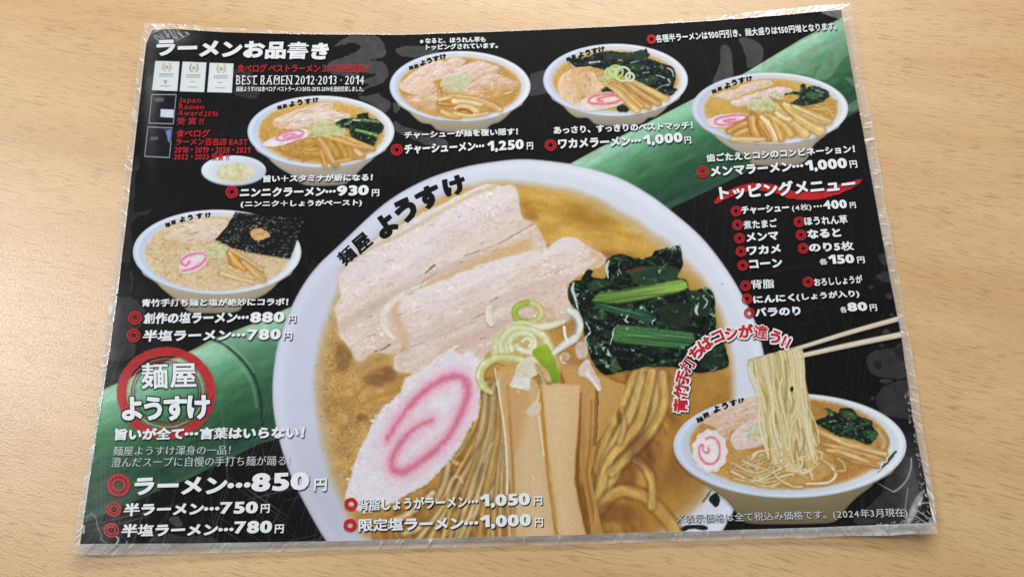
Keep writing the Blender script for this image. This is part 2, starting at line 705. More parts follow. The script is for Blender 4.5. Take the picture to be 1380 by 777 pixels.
# ------------------------------------------------------------------ table (the setting)
def build_table():
    nx, ny, sx, sy = 40, 28, 1.1, 0.8
    xs = np.linspace(-sx, sx, nx)
    ys = np.linspace(-sy, sy, ny)
    v, f = [], []
    for y in ys:
        for x in xs:
            v.append((x, y, 0.0))
    for j in range(ny - 1):
        for i in range(nx - 1):
            f.append((j * nx + i, j * nx + i + 1, (j + 1) * nx + i + 1, (j + 1) * nx + i))
    b = len(v)
    ring = [(x, -sy) for x in xs] + [(sx, y) for y in ys[1:]] + [(x, sy) for x in xs[::-1][1:]] + [(-sx, y) for y in ys[::-1][1:-1]]
    k = len(ring)
    for z, e in ((-0.0, 0.0), (-0.002, 0.002), (-0.028, 0.002), (-0.03, 0.0)):
        for (x, y) in ring:
            v.append((x + e * (1 if x > 0 else -1), y + e * (1 if y > 0 else -1), z))
    for r in range(3):
        for i in range(k):
            f.append((b + r * k + i, b + (r + 1) * k + i, b + (r + 1) * k + (i + 1) % k, b + r * k + (i + 1) % k))
    f.append(tuple(b + 3 * k + i for i in range(k))[::-1])
    o = mesh_obj('table_top', v, f, [wood_material()])
    o['kind'] = 'structure'
    return o


build_table()

MENU = empty('laminated_menu')
MENU['label'] = 'glossy laminated black ramen menu with Japanese lettering and bowl pictures on pale wood'
MENU['category'] = 'menu'


# ------------------------------------------------------------------ black printed sheet
def paint_sheet(im):
    X, Y = im.X, im.Y
    n = fbm(X, Y, 60, 4, 5)
    c = np.stack([8 + 8 * n, 8 + 8 * n, 9 + 8 * n], -1) / 255
    im.fill(c)


patch('printed_sheet', MENU, (94, 4, 1270, 742), 2.0, paint_sheet, 0, clip=True)


def mark(name, P, *a, **k):
    patch(name, MENU, bbox0(P), 1.0, lambda im: im.poly(P, *a, **k), 1, clip=True)


def bbox0(P):
    P = np.asarray(P, float)
    return (max(94, math.floor(P[:, 0].min() - 4)), max(8, math.floor(P[:, 1].min() - 4)), min(1264, math.ceil(P[:, 0].max() + 4)), min(742, math.ceil(P[:, 1].max() + 4)))


def build_calligraphy():
    g = lambda v: (lambda X, Y, sd: np.clip((v + 26 * (fbm(X, Y, 9, 4, 7) - .5))[..., None] * np.array([1, .985, 1.01]), 0, 255) / 255)
    z = Z(440, 40, 4.3188)
    G = g(74)
    mark('brush_stroke_mark', z((40, 100), (130, 40), (230, 35), (300, 45), (345, 110), (330, 160), (290, 170), (260, 180), (330, 190), (362, 250), (340, 300), (280, 330), (230, 345), (185, 385), (215, 345), (250, 320), (180, 300), (230, 290), (285, 262), (220, 255), (150, 270), (60, 260), (0, 240), (20, 190), (100, 160), (200, 105), (140, 80)), G, 1, 1.8, 5, 11)
    mark('brush_stroke_mark', z((185, 395), (260, 380), (300, 372), (330, 395), (368, 420), (365, 460), (335, 482), (290, 450), (250, 430)), G, 1, 1.6, 5, 12)
    mark('brush_stroke_mark', z((392, 425), (420, 440), (425, 465), (400, 488), (388, 460)), G, 1, 1.2, 5, 13)
    mark('brush_stroke_mark', z((402, 120), (440, 100), (520, 95), (640, 105), (640, 150), (520, 160), (440, 155)), G, 1, 0.8, 7, 14)
    mark('brush_stroke_mark', z((392, 530), (440, 560), (540, 590), (690, 640), (690, 690), (560, 660), (440, 610), (398, 580)), G, 1, 1.6, 5, 15)
    z = Z(180, 20, 3.833)
    mark('brush_stroke_mark', z((510, 290), (560, 280), (610, 300), (620, 360), (650, 400), (630, 432), (560, 425), (515, 400), (540, 350)), g(50), 1, 1, 8, 16)
    mark('brush_stroke_mark', z((70, 320), (120, 330), (100, 400), (60, 395)), g(52), 1, 1, 8, 17)
    mark('brush_stroke_mark', [(714, 100), (740, 92), (740, 125), (714, 130)], g(66), 1, 0.5, 8, 18, sm=False)
    z = Z(820, 0, 3.833)
    mark('brush_stroke_mark', z((580, 250), (605, 232), (632, 260), (640, 330), (638, 400), (540, 430), (575, 330)), G, 1, 0.7, 6, 19)
    mark('brush_stroke_mark', z((670, 200), (720, 195), (790, 235), (800, 290), (780, 330), (720, 352), (712, 300), (690, 240)), G, 1, 0.7, 6, 20)
    # dark torn shapes along the left margin
    z = Z(110, 360, 6.474)
    D = g(50)
    mark('torn_shape', z((325, -20), (425, -20), (410, 60), (430, 130), (410, 190), (440, 270), (500, 310), (555, 385), (525, 490), (470, 560), (470, 660), (440, 790), (235, 790), (270, 480), (300, 200)), D, 1, 1.6, 5, 21)
    z = Z(160, 190, 3.833)
    mark('torn_shape', z((88, 80), (110, 135), (90, 170), (80, 330), (90, 370), (165, 352), (150, 375), (95, 392), (62, 440), (72, 520), (60, 620), (75, 700), (60, 790), (0, 790), (30, 500), (60, 250)), g(42), 1, 1.6, 5, 22)
    # pale stones on the right margin
    z = Z(1080, 350, 3.7)
    for k, (p, v) in enumerate([(((322, 500), (350, 462), (400, 445), (470, 440), (520, 430), (550, 580), (470, 590), (400, 585), (345, 560)), 52),
                                (((372, 690), (400, 640), (460, 610), (550, 600), (590, 780), (420, 775), (385, 740)), 50),
                                (((372, 85), (390, 68), (430, 60), (445, 110), (400, 105)), 50), (((420, 175), (440, 162), (455, 180), (445, 196), (428, 192)), 56),
                                (((405, 355), (420, 345), (440, 352), (430, 368), (412, 366)), 60), (((385, 425), (400, 415), (418, 425), (400, 436)), 52),
                                (((330, 135), (345, 125), (358, 135), (345, 145)), 54), (((390, 600), (420, 590), (455, 600), (430, 616), (398, 612)), 56),
                                (((465, 440), (500, 420), (510, 500), (480, 480)), 60), (((345, 686), (358, 680), (364, 690), (352, 698)), 55),
                                (((365, 520), (385, 506), (400, 530), (378, 545)), 66), (((440, 272), (455, 262), (462, 275), (448, 283)), 58),
                                (((380, -20), (420, -30), (430, 30), (400, 20)), 44)]):
        mark('stone_shape', z(p), g(v), 1, 1.0, 5, 30 + k)
    mark('stone_shape', [(1189, 600), (1222, 612), (1240, 690), (1180, 705), (1150, 700), (1190, 660)], g(46), 1.5, 1.5, 8, 48)
    z = Z(90, 550, 3.833)
    mark('torn_shape', z((525, 570), (560, 550), (590, 575), (600, 605), (570, 610), (540, 590)), g(70), 1, 1, 6, 50)
    mark('torn_shape', z((440, 690), (500, 640), (600, 660), (700, 655), (770, 690)), g(52), 1, 1.6, 6, 51)
    mark('torn_shape', z((80, 690), (100, 600), (180, 590), (240, 640), (230, 690)), g(36), 2, 1.6, 8, 52)


build_calligraphy()


def paint_bamboo(im, which):
    X, Y = im.X, im.Y

    def band(ax, ay, bx, by, cx, cy, dx, dy, seed):
        def col(X, Y, sd):
            yt = ay + (by - ay) * (X - ax) / (bx - ax)
            yb = cy + (dy - cy) * (X - cx) / (dx - cx)
            t = np.clip((Y - yt) / (yb - yt), 0, 1)
            keys = [0, .03, .10, .22, .42, .65, .9, 1]
            cols = np.array([(150, 175, 130), (168, 212, 186), (150, 203, 172), (112, 172, 134), (72, 128, 90), (46, 92, 62), (38, 76, 54), (54, 86, 66)], float)
            c = np.stack([np.interp(t, keys, cols[:, k]) for k in range(3)], -1)
            n = (fbm(X, Y, 26, 4, seed, ang=-26, ratio=0.25) - .5) * 34
            return np.clip(c + n[..., None], 0, 255) / 255
        return col
    # right stalk
    c1 = band(828, 188, 1134, 25, 906, 280, 1157, 150, 61)
    if which == 0:
        im.poly([(700, 258), (828, 188), (945, 128), (1003, 99), (1081, 52), (1140, 21), (1175, 140), (1157, 150), (992, 239), (906, 280), (850, 330), (700, 330)], c1, 1.2, 0.2, 8, 62, sm=False)
    # left stalk
    c2 = band(133, 527, 397, 411, 142, 692, 367, 590, 63)
    if which == 1:
        im.poly([(120, 532), (150, 519), (262, 470), (285, 457), (340, 436), (397, 411), (430, 430), (420, 580), (351, 597), (260, 642), (187, 672), (110, 706)], c2, 1.2, 0.3, 8, 64, sm=False)
    im.atop = True
    # joint ring of the left stalk
    z = Z(120, 370, 3.833)
    im.poly(z((545, 385), (600, 345), (660, 338), (730, 390), (800, 460), (850, 540), (880, 620), (895, 800), (1000, 800), (1000, 380), (800, 300), (560, 330)), (40, 74, 54), 12, op=0.28)
    im.stroke(z((620, 330), (690, 355), (770, 420), (830, 490), (870, 570), (890, 680), (895, 790)), 3.2, (22, 40, 32), soft=3, wav=1.5, op=.85)
    im.stroke(z((600, 345), (670, 365), (750, 430), (815, 510), (850, 590), (866, 680)), 3.0, (150, 190, 160), soft=4, op=.45)
    im.stroke(z((640, 330), (720, 360), (800, 430), (850, 500)), 2.0, (170, 205, 180), soft=3, op=.4)
    # pale brush character over the right stalk
    z = Z(1000, 20, 5.178)
    pg = lambda X, Y, sd: np.clip((C3((136, 158, 132))[None, None] * 255 + (34 * (fbm(X, Y, 8, 4, 71) - .5))[..., None]), 0, 255) / 255
    im.poly(z((255, 305), (330, 330), (430, 255), (520, 205), (610, 175), (690, 170), (740, 215), (745, 270), (690, 330), (640, 410), (580, 455), (510, 430), (540, 370), (610, 215), (540, 245), (490, 300), (500, 400), (440, 415), (340, 380)), pg, 1.2, 1.4, 5, 72, op=.5)
    im.poly(z((715, 435), (760, 440), (790, 485), (780, 500), (740, 465)), pg, 1, .8, 5, 73, op=.5)
    im.poly(z((735, 650), (760, 615), (820, 590), (830, 640), (750, 680)), pg, 1, .8, 5, 74, op=.6)
    im.poly(z((150, 320), (230, 300), (260, 420), (150, 420)), pg, 1.2, .8, 5, 75, op=.25)
    # fine water-stain lines on the dark side
    im.tint(0.14 * (fbm(X, Y, 7, 3, 77) - .5))


patch('bamboo_stalk', MENU, (690, 10, 1180, 335), 1.1, lambda im: paint_bamboo(im, 0), 2, clip=True, label='printed bamboo stalk at the upper right')
patch('bamboo_stalk', MENU, (96, 405, 435, 712), 1.1, lambda im: paint_bamboo(im, 1), 2, clip=True, label='jointed printed bamboo stalk at the lower left')


# ------------------------------------------------------------------ lettering
_GC = {}
WIDE = 1.0


def _em():
    global WIDE
    a = _raw('あ')[0]
    WIDE = None


def _raw(ch):
    c = bpy.data.curves.new('lettering', 'FONT')
    c.body = ch
    c.resolution_u = 3
    o = bpy.data.objects.new('lettering', c)
    COL.objects.link(o)
    dg = bpy.context.evaluated_depsgraph_get()
    e = o.evaluated_get(dg)
    m = e.to_mesh()
    v = np.array([(p.co.x, p.co.y) for p in m.vertices]) if len(m.vertices) else np.zeros((0, 2))
    f = [tuple(p.vertices) for p in m.polygons]
    e.to_mesh_clear()
    bpy.data.objects.remove(o)
    bpy.data.curves.remove(c)
    return v, f


def _dots():
    v, f = [], []
    for k in range(3):
        b = len(v)
        for a in range(12):
            v.append((0.12 + 0.34 * k + 0.085 * math.cos(a * math.pi / 6), 0.36 + 0.085 * math.sin(a * math.pi / 6)))
        f.append(tuple(range(b, b + 12)))
    return np.array(v), f


def glyph(ch):
    """outline points (welded), faces, outward normals with miter, advance"""
    if ch in _GC:
        return _GC[ch]
    if ch == '…':
        v, f = _dots()
    elif ch == '※':
        v, f = [], []
        for (x0, y0, x1, y1) in ((.1, 0, .9, .8), (.1, .8, .9, 0)):
            b, t = len(v), .035
            d = .7071 * t
            s_ = 1 if y1 > y0 else -1
            v += [(x0 + d * s_, y0 - d), (x1 + d * s_, y1 - d), (x1 - d * s_, y1 + d), (x0 - d * s_, y0 + d)]
            f.append((b, b + 1, b + 2, b + 3))
        for (x, y) in ((.5, .72), (.5, .08), (.18, .4), (.82, .4)):
            b = len(v)
            v += [(x - .06, y), (x, y - .06), (x + .06, y), (x, y + .06)]
            f.append((b, b + 1, b + 2, b + 3))
        v = np.array(v)
    elif ch == '1':
        v = np.array([(.03, .52), (.26, .72), (.40, .72), (.40, 0.0), (.27, 0.0), (.27, .54), (.10, .42)])
        f = [(0, 6, 5, 1), (1, 5, 4, 3, 2)]
    else:
        v, f = _raw(ch)
    if len(v) == 0:
        _GC[ch] = (v, f, v, 0.5)
        return _GC[ch]
    key = {}
    mp = []
    for p in v:
        k = (round(p[0], 5), round(p[1], 5))
        mp.append(key.setdefault(k, len(key)))
    nv = np.array(list(key.keys()))
    nf = []
    for t in f:
        t2 = [mp[i] for i in t]
        if len(set(t2)) < 3:
            continue
        P = nv[t2]
        a = np.sum(P[:, 0] * np.roll(P[:, 1], -1) - P[:, 1] * np.roll(P[:, 0], -1))
        nf.append(tuple(t2 if a > 0 else t2[::-1]))
    cnt = {}
    for t in nf:
        for i in range(len(t)):
            cnt[(t[i], t[(i + 1) % len(t)])] = 1
    N = np.zeros_like(nv)
    W = np.zeros(len(nv))
    for (a, b) in cnt:
        if (b, a) in cnt:
            continue
        e = nv[b] - nv[a]
        L = np.linalg.norm(e)
        if L < 1e-9:
            continue
        n = np.array([e[1], -e[0]]) / L
        for i in (a, b):
            N[i] += n
            W[i] += 1
    L2 = (N ** 2).sum(1)
    # miter: 2*N/|N|^2 for two unit normals, limited
    s = np.where(L2 > 1e-6, np.minimum(2.0 / np.maximum(L2, 1e-6), 1.1 / np.sqrt(np.maximum(L2, 1e-6))), 0)
    N = N * s[:, None]
    code = ord(ch)
    if ch == '…':
        adv = 1.02
    elif code > 0x2e80 or ch in '※・':
        adv = EMW
    else:
        adv = nv[:, 0].max() + 0.09
    _GC[ch] = (nv, nf, N, adv)
    return _GC[ch]


def em_width():
    a = _raw('田')[0]
    b = _raw('田田')[0]
    return (b[:, 0].max() - a[:, 0].max())


EMW = em_width()
EMS = EMW            # square em in font units


def layout(s, bold=0.03, bx=None, track=0.0, wide_digits=1.0, wobble=0.0, seed=1, slant=0.0):
    rnd = random.Random(seed * 7919 + len(s))
    V, F, x = [], [], 0.0
    nb = 0
    bx = bold if bx is None else bx
    for ch in s:
        if ch == ' ':
            x += 0.28
            continue
        v, f, N, adv = glyph(ch)
        dk = .6 if 0x4e00 <= ord(ch) <= 0x9fff and len(v) > 55 else 1.0      # dense characters swell less
        p = v + N * np.array([bx, bold]) * EMS * dk
        k = 1.0
        if ch.isascii() and ch.isdigit():
            k = wide_digits
            p = p * np.array([k, 1.0])
        if wobble:
            a = rnd.uniform(-1, 1) * wobble
            c = np.array([adv / 2, .38])
            q = p - c
            p = np.stack([q[:, 0] * math.cos(a) - q[:, 1] * math.sin(a), q[:, 0] * math.sin(a) + q[:, 1] * math.cos(a)], 1) * (1 + rnd.uniform(-.6, .6) * wobble) + c
        if slant:
            p = p + np.stack([0 * p[:, 1], p[:, 0] * 0 + slant * (p[:, 0] - adv / 2)], 1)
        V.append(p + np.array([x, 0]))
        F += [tuple(i + nb for i in t) for t in f]
        nb += len(v)
        x += adv * k + track + (0.03 if ch.isascii() else 0)
    return np.concatenate(V), F


def text_geo(s, p0, p1, h, **kw):
    """lettering in photo pixels: ink box from p0 to p1 along the baseline, h tall"""
    v, f = layout(s, **kw)
    lo, hi = v.min(0), v.max(0)
    t = (v - lo) / (hi - lo)
    p0, p1 = np.array(p0, float), np.array(p1, float)
    up = updir(*(p0 + p1) / 2)
    up = up / abs(up[1])
    P = p0 + t[:, :1] * (p1 - p0) + t[:, 1:] * h * up
    return P, f


def text_part(name, runs, mat, layer, parent=None, shadow=None, outline=None, label=None):
    """runs: (string, p0, p1, height, style dict); optional printed drop shadow / outline in black"""
    V, F, FM, nb = [], [], [], 0
    mats = [MAT[mat]]
    passes = []
    if outline:
        mats.append(MAT[outline[1]])
        passes.append(('o', len(mats) - 1))
    if shadow:
        mats.append(MAT['black'])
        passes.append(('s', len(mats) - 1))
    passes.append(('t', 0))
    for kind, mi in passes:
        for (s, p0, p1, h, st) in runs:
            st = dict(st)
            dz = layer
            if kind == 'o':
                st['bold'] = st.get('bold', .03)
            P, f = text_geo(s, p0, p1, h, **st)
            if kind == 'o':
                st2 = dict(st)
                st2['bold'] = st.get('bold', .03) + outline[0]
                st2['bx'] = (st.get('bx') or st.get('bold', .03)) + outline[0]
                # same placement as the plain lettering, only fatter
                v0, _ = layout(s, **st)
                lo, hi = v0.min(0), v0.max(0)
                v1, f = layout(s, **st2)
                t = (v1 - lo) / (hi - lo)
                a, b = np.array(p0, float), np.array(p1, float)
                up = updir(*(a + b) / 2)
                up = up / abs(up[1])
                P = a + t[:, :1] * (b - a) + t[:, 1:] * h * up
                dz = layer - 0.8
            if kind == 's':
                P = P + np.array(shadow)
                dz = layer - 0.4
            V.append(px2world(P[:, 0], P[:, 1], dz * DZ))
            F += [tuple(i + nb for i in t) for t in f]
            FM += [mi] * len(f)
            nb += len(P)
    o = mesh_obj(name, np.concatenate(V), F, mats, parent, FM)
    if label:
        o['label'] = label
    return o


LT = 26     # layer of the lettering


def ring_bullet(parent, cx, cy, r, solid=False, layer=LT):
    up = updir(cx, cy)
    V, F, nb = [], [], 0
    bands = [(1.0, 0.42)] if solid else [(1.03, 0.78), (0.64, 0.40)]
    for (a, b) in bands:
        for k in range(40):
            t = k / 40 * 2 * math.pi
            for q in (a, b):
                wob = 1 + 0.02 * math.sin(5 * t + cx)
                V.append((cx + r * q * wob * math.cos(t) + 0 * up[0], cy + 0.97 * r * q * wob * math.sin(t)))
        for k in range(40):
            j = (k + 1) % 40
            F.append((nb + 2 * k, nb + 2 * k + 1, nb + 2 * j + 1, nb + 2 * j))
        nb += 80
    V = np.array(V)
    return mesh_obj('ring_bullet', px2world(V[:, 0], V[:, 1], layer * DZ), F, [MAT['red']], parent)


B = dict(bold=0.05, bx=0.052, wobble=0.02, slant=0.03)           # fat brush lettering
BN = dict(bold=0.04, bx=0.03, wobble=0.012, slant=0.02)           # dense kanji lines
NUM = dict(bold=0.046, bx=0.056, wide_digits=1.2, wobble=0.02)
YEN = dict(bold=0.034, bx=0.034)
CAP = dict(bold=0.042, bx=0.044, wobble=0.015, slant=0.02)
RED = dict(bold=0.022, bx=0.026)
SH = (0.9, 0.9)


def line(runs, bullet=None, solid=False, mat='white', shadow=SH, name='menu_line', outline=None):
    o = text_part(name, runs, mat, LT, MENU, shadow, outline)
    if bullet:
        ring_bullet(o, *bullet, solid=solid)
    return o


def build_lettering():
    # heading and awards
    line([('ラーメンお品書き', (209.5, 76), (442, 81.5), 24, dict(bold=.055, bx=.06, wobble=.02, slant=.04))], name='menu_heading')
    line([('食べログ ベストラーメン３年連続受賞!!', (319.5, 98), (496.5, 98), 11.5, RED)], mat='red', shadow=None, name='award_text')
    build_serif()
    line([('麺屋ようすけは食べログ ベストラーメン2012-2013-2014を連続受賞しました。', (318, 123.5), (490, 123.5), 7, dict(bold=.02))], shadow=None, name='award_text')
    for s, a, b, h in (('Japan', (241, 140.6), (270, 140.9), 9.3), ('Ramen', (241, 147.3), (274.5, 147.5), 7), ('Award', (239.5, 156), (272, 156.3), 7.4), ('2016', (274.5, 156.8), (294, 157), 6.8),
                       ('受 賞 !!', (238, 168), (274, 168), 9.5)):
        pass
    line([('Japan', (241, 140.6), (270, 140.9), 9.3, dict(bold=.008)), ('Ramen', (241, 147.3), (274.5, 147.5), 6.8, dict(bold=.008)),
          ('Award', (239.5, 156), (272, 156.3), 7.4, dict(bold=.008)), ('2016', (274.8, 156.8), (294, 157), 6.8, dict(bold=.0)),
          ('受 賞 !!', (238, 168), (274, 168), 9.5, RED)], mat='red', shadow=None, name='award_text')
    line([('食べログ', (237, 185), (282, 185), 10.5, RED), ('ラーメン百名店 EAST', (236.6, 196), (333.5, 196), 9.8, RED),
          ('2018・2019・2020・2021', (235, 206), (336.5, 206.3), 8.2, RED), ('2022・2023 受賞 !!', (234, 215.7), (308, 215.7), 9.2, RED)], mat='red', shadow=None, name='award_text')
    # captions and prices, top row
    line([('*', (566, 59), (570.5, 58.6), 5, B), ('なると、ほうれん草も', (573, 59), (654.5, 57), 7.6, CAP), ('トッピングされています。', (574, 67.8), (671, 65.2), 8, CAP)], name='caption')
    line([('チャーシューが麺を覆い隠す！', (545, 187), (698, 182), 10, CAP)], name='caption')
    line([('チャーシューメン…', (545, 207.8), (652.6, 203.2), 13, B), ('1,250', (656.5, 206), (706, 202.5), 15.5, NUM), ('円', (710, 201.8), (718.6, 201.4), 10, YEN)], (534.7, 201.8, 7.8))
    line([('あっさり、すっきりのベストマッチ！', (746.5, 181), (934, 174), 10.3, CAP)], name='caption')
    line([('ワカメラーメン…', (752.5, 200.6), (864, 196), 13.2, B), ('1,000', (867, 197.6), (920.5, 193.2), 15.5, NUM), ('円', (923, 194), (932, 193.5), 9.5, YEN)], (742, 195.6, 7.8))
    line([('各種半ラーメンは100円引き、麺大盛りは150円増となります。', (884.5, 58), (1128, 40.5), 10.8, dict(bold=.04, bx=.03, wobble=.01))], (878, 53, 6.5), solid=True)
    line([('歯ごたえとコシのコンビネーション！', (953, 218.4), (1152.6, 205.6), 11, CAP)], name='caption')
    line([('メンマラーメン…', (958, 238), (1083.5, 230), 13.5, B), ('1,000', (1086, 232.5), (1142.7, 228), 16, NUM), ('円', (1146, 226.6), (1156, 226), 10, YEN)], (947, 231.7, 8))
    # left column
    line([('旨い＋スタミナが癖になる！', (354.5, 245.7), (502, 243.6), 10, CAP)], name='caption')
    line([('ニンニクラーメン…', (323, 265.7), (452, 264), 12.8, B), ('930', (453.5, 264.2), (496.6, 263), 14, NUM), ('円', (501, 264.6), (511, 264.3), 9.5, YEN)], (312.5, 258.6, 8.3))
    line([('(ニンニク＋しょうがペースト)', (324, 280.2), (487.5, 278.2), 10, CAP)], name='caption')
    line([('青竹手打ち麺と塩が絶妙にコラボ！', (190.5, 413), (388, 411.5), 10.5, CAP)], name='caption')
    line([('創作の塩ラーメン…', (193, 436.5), (334.5, 434.9), 15.5, B), ('880', (336.5, 434.8), (383, 434), 14.5, NUM), ('円', (388.7, 434.7), (398.6, 434.5), 10, YEN)], (182, 428, 9))
    line([('半塩ラーメン…', (191.7, 460), (330, 458.3), 15.5, B), ('780', (332.6, 458), (378, 457), 14.5, NUM), ('円', (382, 458), (393.4, 457.6), 10, YEN)], (180, 451.7, 9))
    line([('旨いが全て…言葉はいらない！', (154, 593), (409.6, 590), 16.5, B)], name='slogan')
    thin = dict(bold=-0.012, bx=0.006)
    line([('麺屋ようすけ渾身の一品！', (152, 613.4), (310, 612), 12.5, thin), ('澄んだスープに自慢の手打ち麺が踊る！', (149.5, 629), (391, 626.5), 13, thin)], shadow=None, mat='grey', name='slogan')
    line([('ラーメン…', (180, 666.7), (336.5, 665), 24, B), ('850', (338, 662.2), (416, 659.7), 25, NUM), ('円', (422.7, 661.6), (440, 661), 17, YEN)], (160, 653, 15.3))
    line([('半ラーメン…', (165.7, 694.9), (294.8, 693), 17.5, B), ('750', (296, 692), (347, 691.2), 16.5, NUM), ('円', (351, 690.7), (363, 690.4), 12, YEN)], (153.4, 685.7, 10))
    line([('半塩ラーメン…', (162.5, 723), (314, 721), 17.5, B), ('780', (315, 718.5), (366, 717.5), 17, NUM), ('円', (370, 718), (382, 717.7), 12, YEN)], (150, 713.7, 10))
    # on the big bowl
    line([('背脂しょうがラーメン…', (483.5, 688), (644, 683), 17, BN), ('1,050', (646.6, 684.5), (714.5, 682), 19, NUM), ('円', (719.6, 680.4), (731, 680), 12, YEN)], (473, 678.7, 9), solid=True, shadow=(1.2, 1.2))
    line([('限定塩ラーメン…', (483, 716), (644.5, 712.7), 18, B), ('1,000', (647, 712.5), (715.8, 710), 19, NUM), ('円', (721, 709.2), (732, 708.8), 12, YEN)], (471.8, 707, 9), solid=True, shadow=(1.2, 1.2))
    # toppings
    line([('トッピングメニュー', (971, 270), (1154, 257), 20, dict(bold=.045, bx=.05, wobble=.02, slant=.04))], name='topping_heading')
    line([('チャーシュー', (1000, 289), (1064, 285), 11, B), ('(4枚)', (1068, 286), (1094, 284), 10, dict(bold=.02)), ('…', (1096.5, 279.5), (1108, 278.7), 2.4, {}), ('400', (1110, 282.2), (1142, 280.5), 12, NUM), ('円', (1146, 280.6), (1154, 280.2), 8, YEN)], (992, 284.4, 7))
    line([('煮たまご', (1002.6, 308.8), (1048, 306), 11.8, BN)], (994, 303, 7))
    line([('メンマ', (1006, 326), (1050, 323), 12, B)], (996.6, 321, 7))
    line([('ワカメ', (1007, 344), (1053, 340.6), 12, B)], (998.7, 338.7, 7))
    line([('コーン', (1010.5, 362), (1055, 360), 12, B)], (1001, 357.5, 7))
    line([('ほうれん草', (1085, 304), (1143, 301.4), 12, BN)], (1077, 298.8, 7))
    line([('なると', (1089, 321.7), (1134, 319), 12.3, B)], (1079.6, 316.5, 7))
    line([('のり5枚', (1091, 339.8), (1151.5, 337), 12.3, B)], (1082.5, 334.5, 7))
    line([('各', (1105, 357), (1116, 356.4), 8.5, BN), ('150', (1117, 356), (1152, 354.2), 12.5, NUM), ('円', (1156, 354.8), (1166, 354.3), 9, YEN)])
    line([('背脂', (1013, 389.5), (1044, 388), 12.5, BN)], (1004.7, 384.8, 7))
    line([('おろししょうが', (1098, 385.6), (1163, 381.2), 11, BN)], (1089, 379.6, 7))
    line([('にんにく', (1015.7, 408.8), (1072, 405.6), 10.6, B), ('(しょうが入り)', (1074, 406), (1158.7, 401), 11, CAP)], (1006.8, 402.3, 7))
    line([('バラのり', (1018, 427), (1079.6, 424.4), 12.5, B)], (1009.7, 421.3, 7))
    line([('各', (1133, 421.4), (1142, 421), 8.5, BN), ('80', (1143, 419.6), (1169.6, 418.4), 12, NUM), ('円', (1173, 419), (1182.6, 418.5), 9, YEN)])
    line([('※表示価格は全て税込み価格です。(2024年3月現在)', (912, 706), (1223.5, 697), 13.5, dict(bold=.004))], shadow=(0.8, 0.8), mat='grey', name='notice')


def build_serif():
    """BEST RAMEN line: condensed roman capitals with thin horizontals and slab serifs"""
    V, F, nb = [], [], 0
    o = text_part('award_text', [('BEST RAMEN 2012·2013 · 2014', (318, 114), (490, 114), 12.2, dict(bold=-0.012, bx=0.012))], 'white', LT, MENU)
    # serifs at the feet and heads of the stems
    x = lambda t: 318 + 172 * t
    bars = []
    for t in (0.008, 0.052, 0.152, 0.208, 0.268, 0.315, 0.395, 0.43, 0.47):
        bars.append((x(t) - 1.6, x(t) + 2.6, 114.0))
        bars.append((x(t) - 1.6, x(t) + 2.6, 102.6))
    for (a, b, y) in bars:
        q = np.array([(a, y), (b, y), (b, y - .8), (a, y - .8)])
        V.append(px2world(q[:, 0], q[:, 1], (LT + .5) * DZ))
        F.append((nb, nb + 1, nb + 2, nb + 3))
        nb += 4
    mesh_obj('serif', np.concatenate(V), F, [MAT['white']], o)


def curved_text(name, items, mat, layer, parent, outline=None, bold=.05, shadow=None, sq=1.0):
    """items: (char, centre x, centre y, rotation deg, width px, height px)"""
    V, F, FM, nb = [], [], [], 0
    mats = [MAT[mat]] + ([MAT[outline[1]]] if outline else []) + ([MAT['black']] if shadow else [])
    seq = []
    if shadow:
        seq.append((outline[0] if outline else 0, len(mats) - 1, -1.2, shadow))
    if outline:
        seq.append((outline[0], 1, -.8, (0, 0)))
    seq.append((0, 0, 0, (0, 0)))
    for extra, mi, dl, off in seq:
        for (ch, cx, cy, rot, w, h) in items:
            v, f = layout(ch, bold=bold + extra, bx=bold + extra)
            v0, _ = layout(ch, bold=bold)
            lo, hi = v0.min(0), v0.max(0)
            t = (v - (lo + hi) / 2) / np.array([EMS, EMS])
            p = t * np.array([w, h])
            a = math.radians(rot)
            P = np.stack([cx + off[0] + p[:, 0] * math.cos(a) + p[:, 1] * math.sin(a), cy + off[1] + p[:, 0] * math.sin(a) - p[:, 1] * math.cos(a)], 1)
            V.append(px2world(P[:, 0], P[:, 1], (layer + dl) * DZ))
            F += [tuple(i + nb for i in q) for q in f]
            FM += [mi] * len(f)
            nb += len(P)
    return mesh_obj(name, np.concatenate(V), F, mats, parent, FM)


def build_arched_slogan():
    z = Z(880, 360, 3.833)
    ch = [('青', 142, 712, -86), ('竹', 146, 635, -76), ('手', 155, 570, -68), ('打', 180, 502, -56), ('ち', 222, 440, -46), ('は', 272, 395, -36),
          ('コ', 336, 358, -24), ('シ', 405, 340, -12), ('が', 480, 328, -2), ('違', 556, 334, 6), ('う', 632, 360, 16), ('!', 676, 380, 24), ('!', 700, 392, 26)]
    items = []
    for c, x, y, r in ch:
        (px, py), = z((x, y))
        items.append((c, px, py, r, 20 if c != '!' else 16, 19.5))
    curved_text('arched_slogan', items, 'red', LT, MENU, outline=(0.11, 'white'), bold=.055, shadow=(0.9, 0.9))


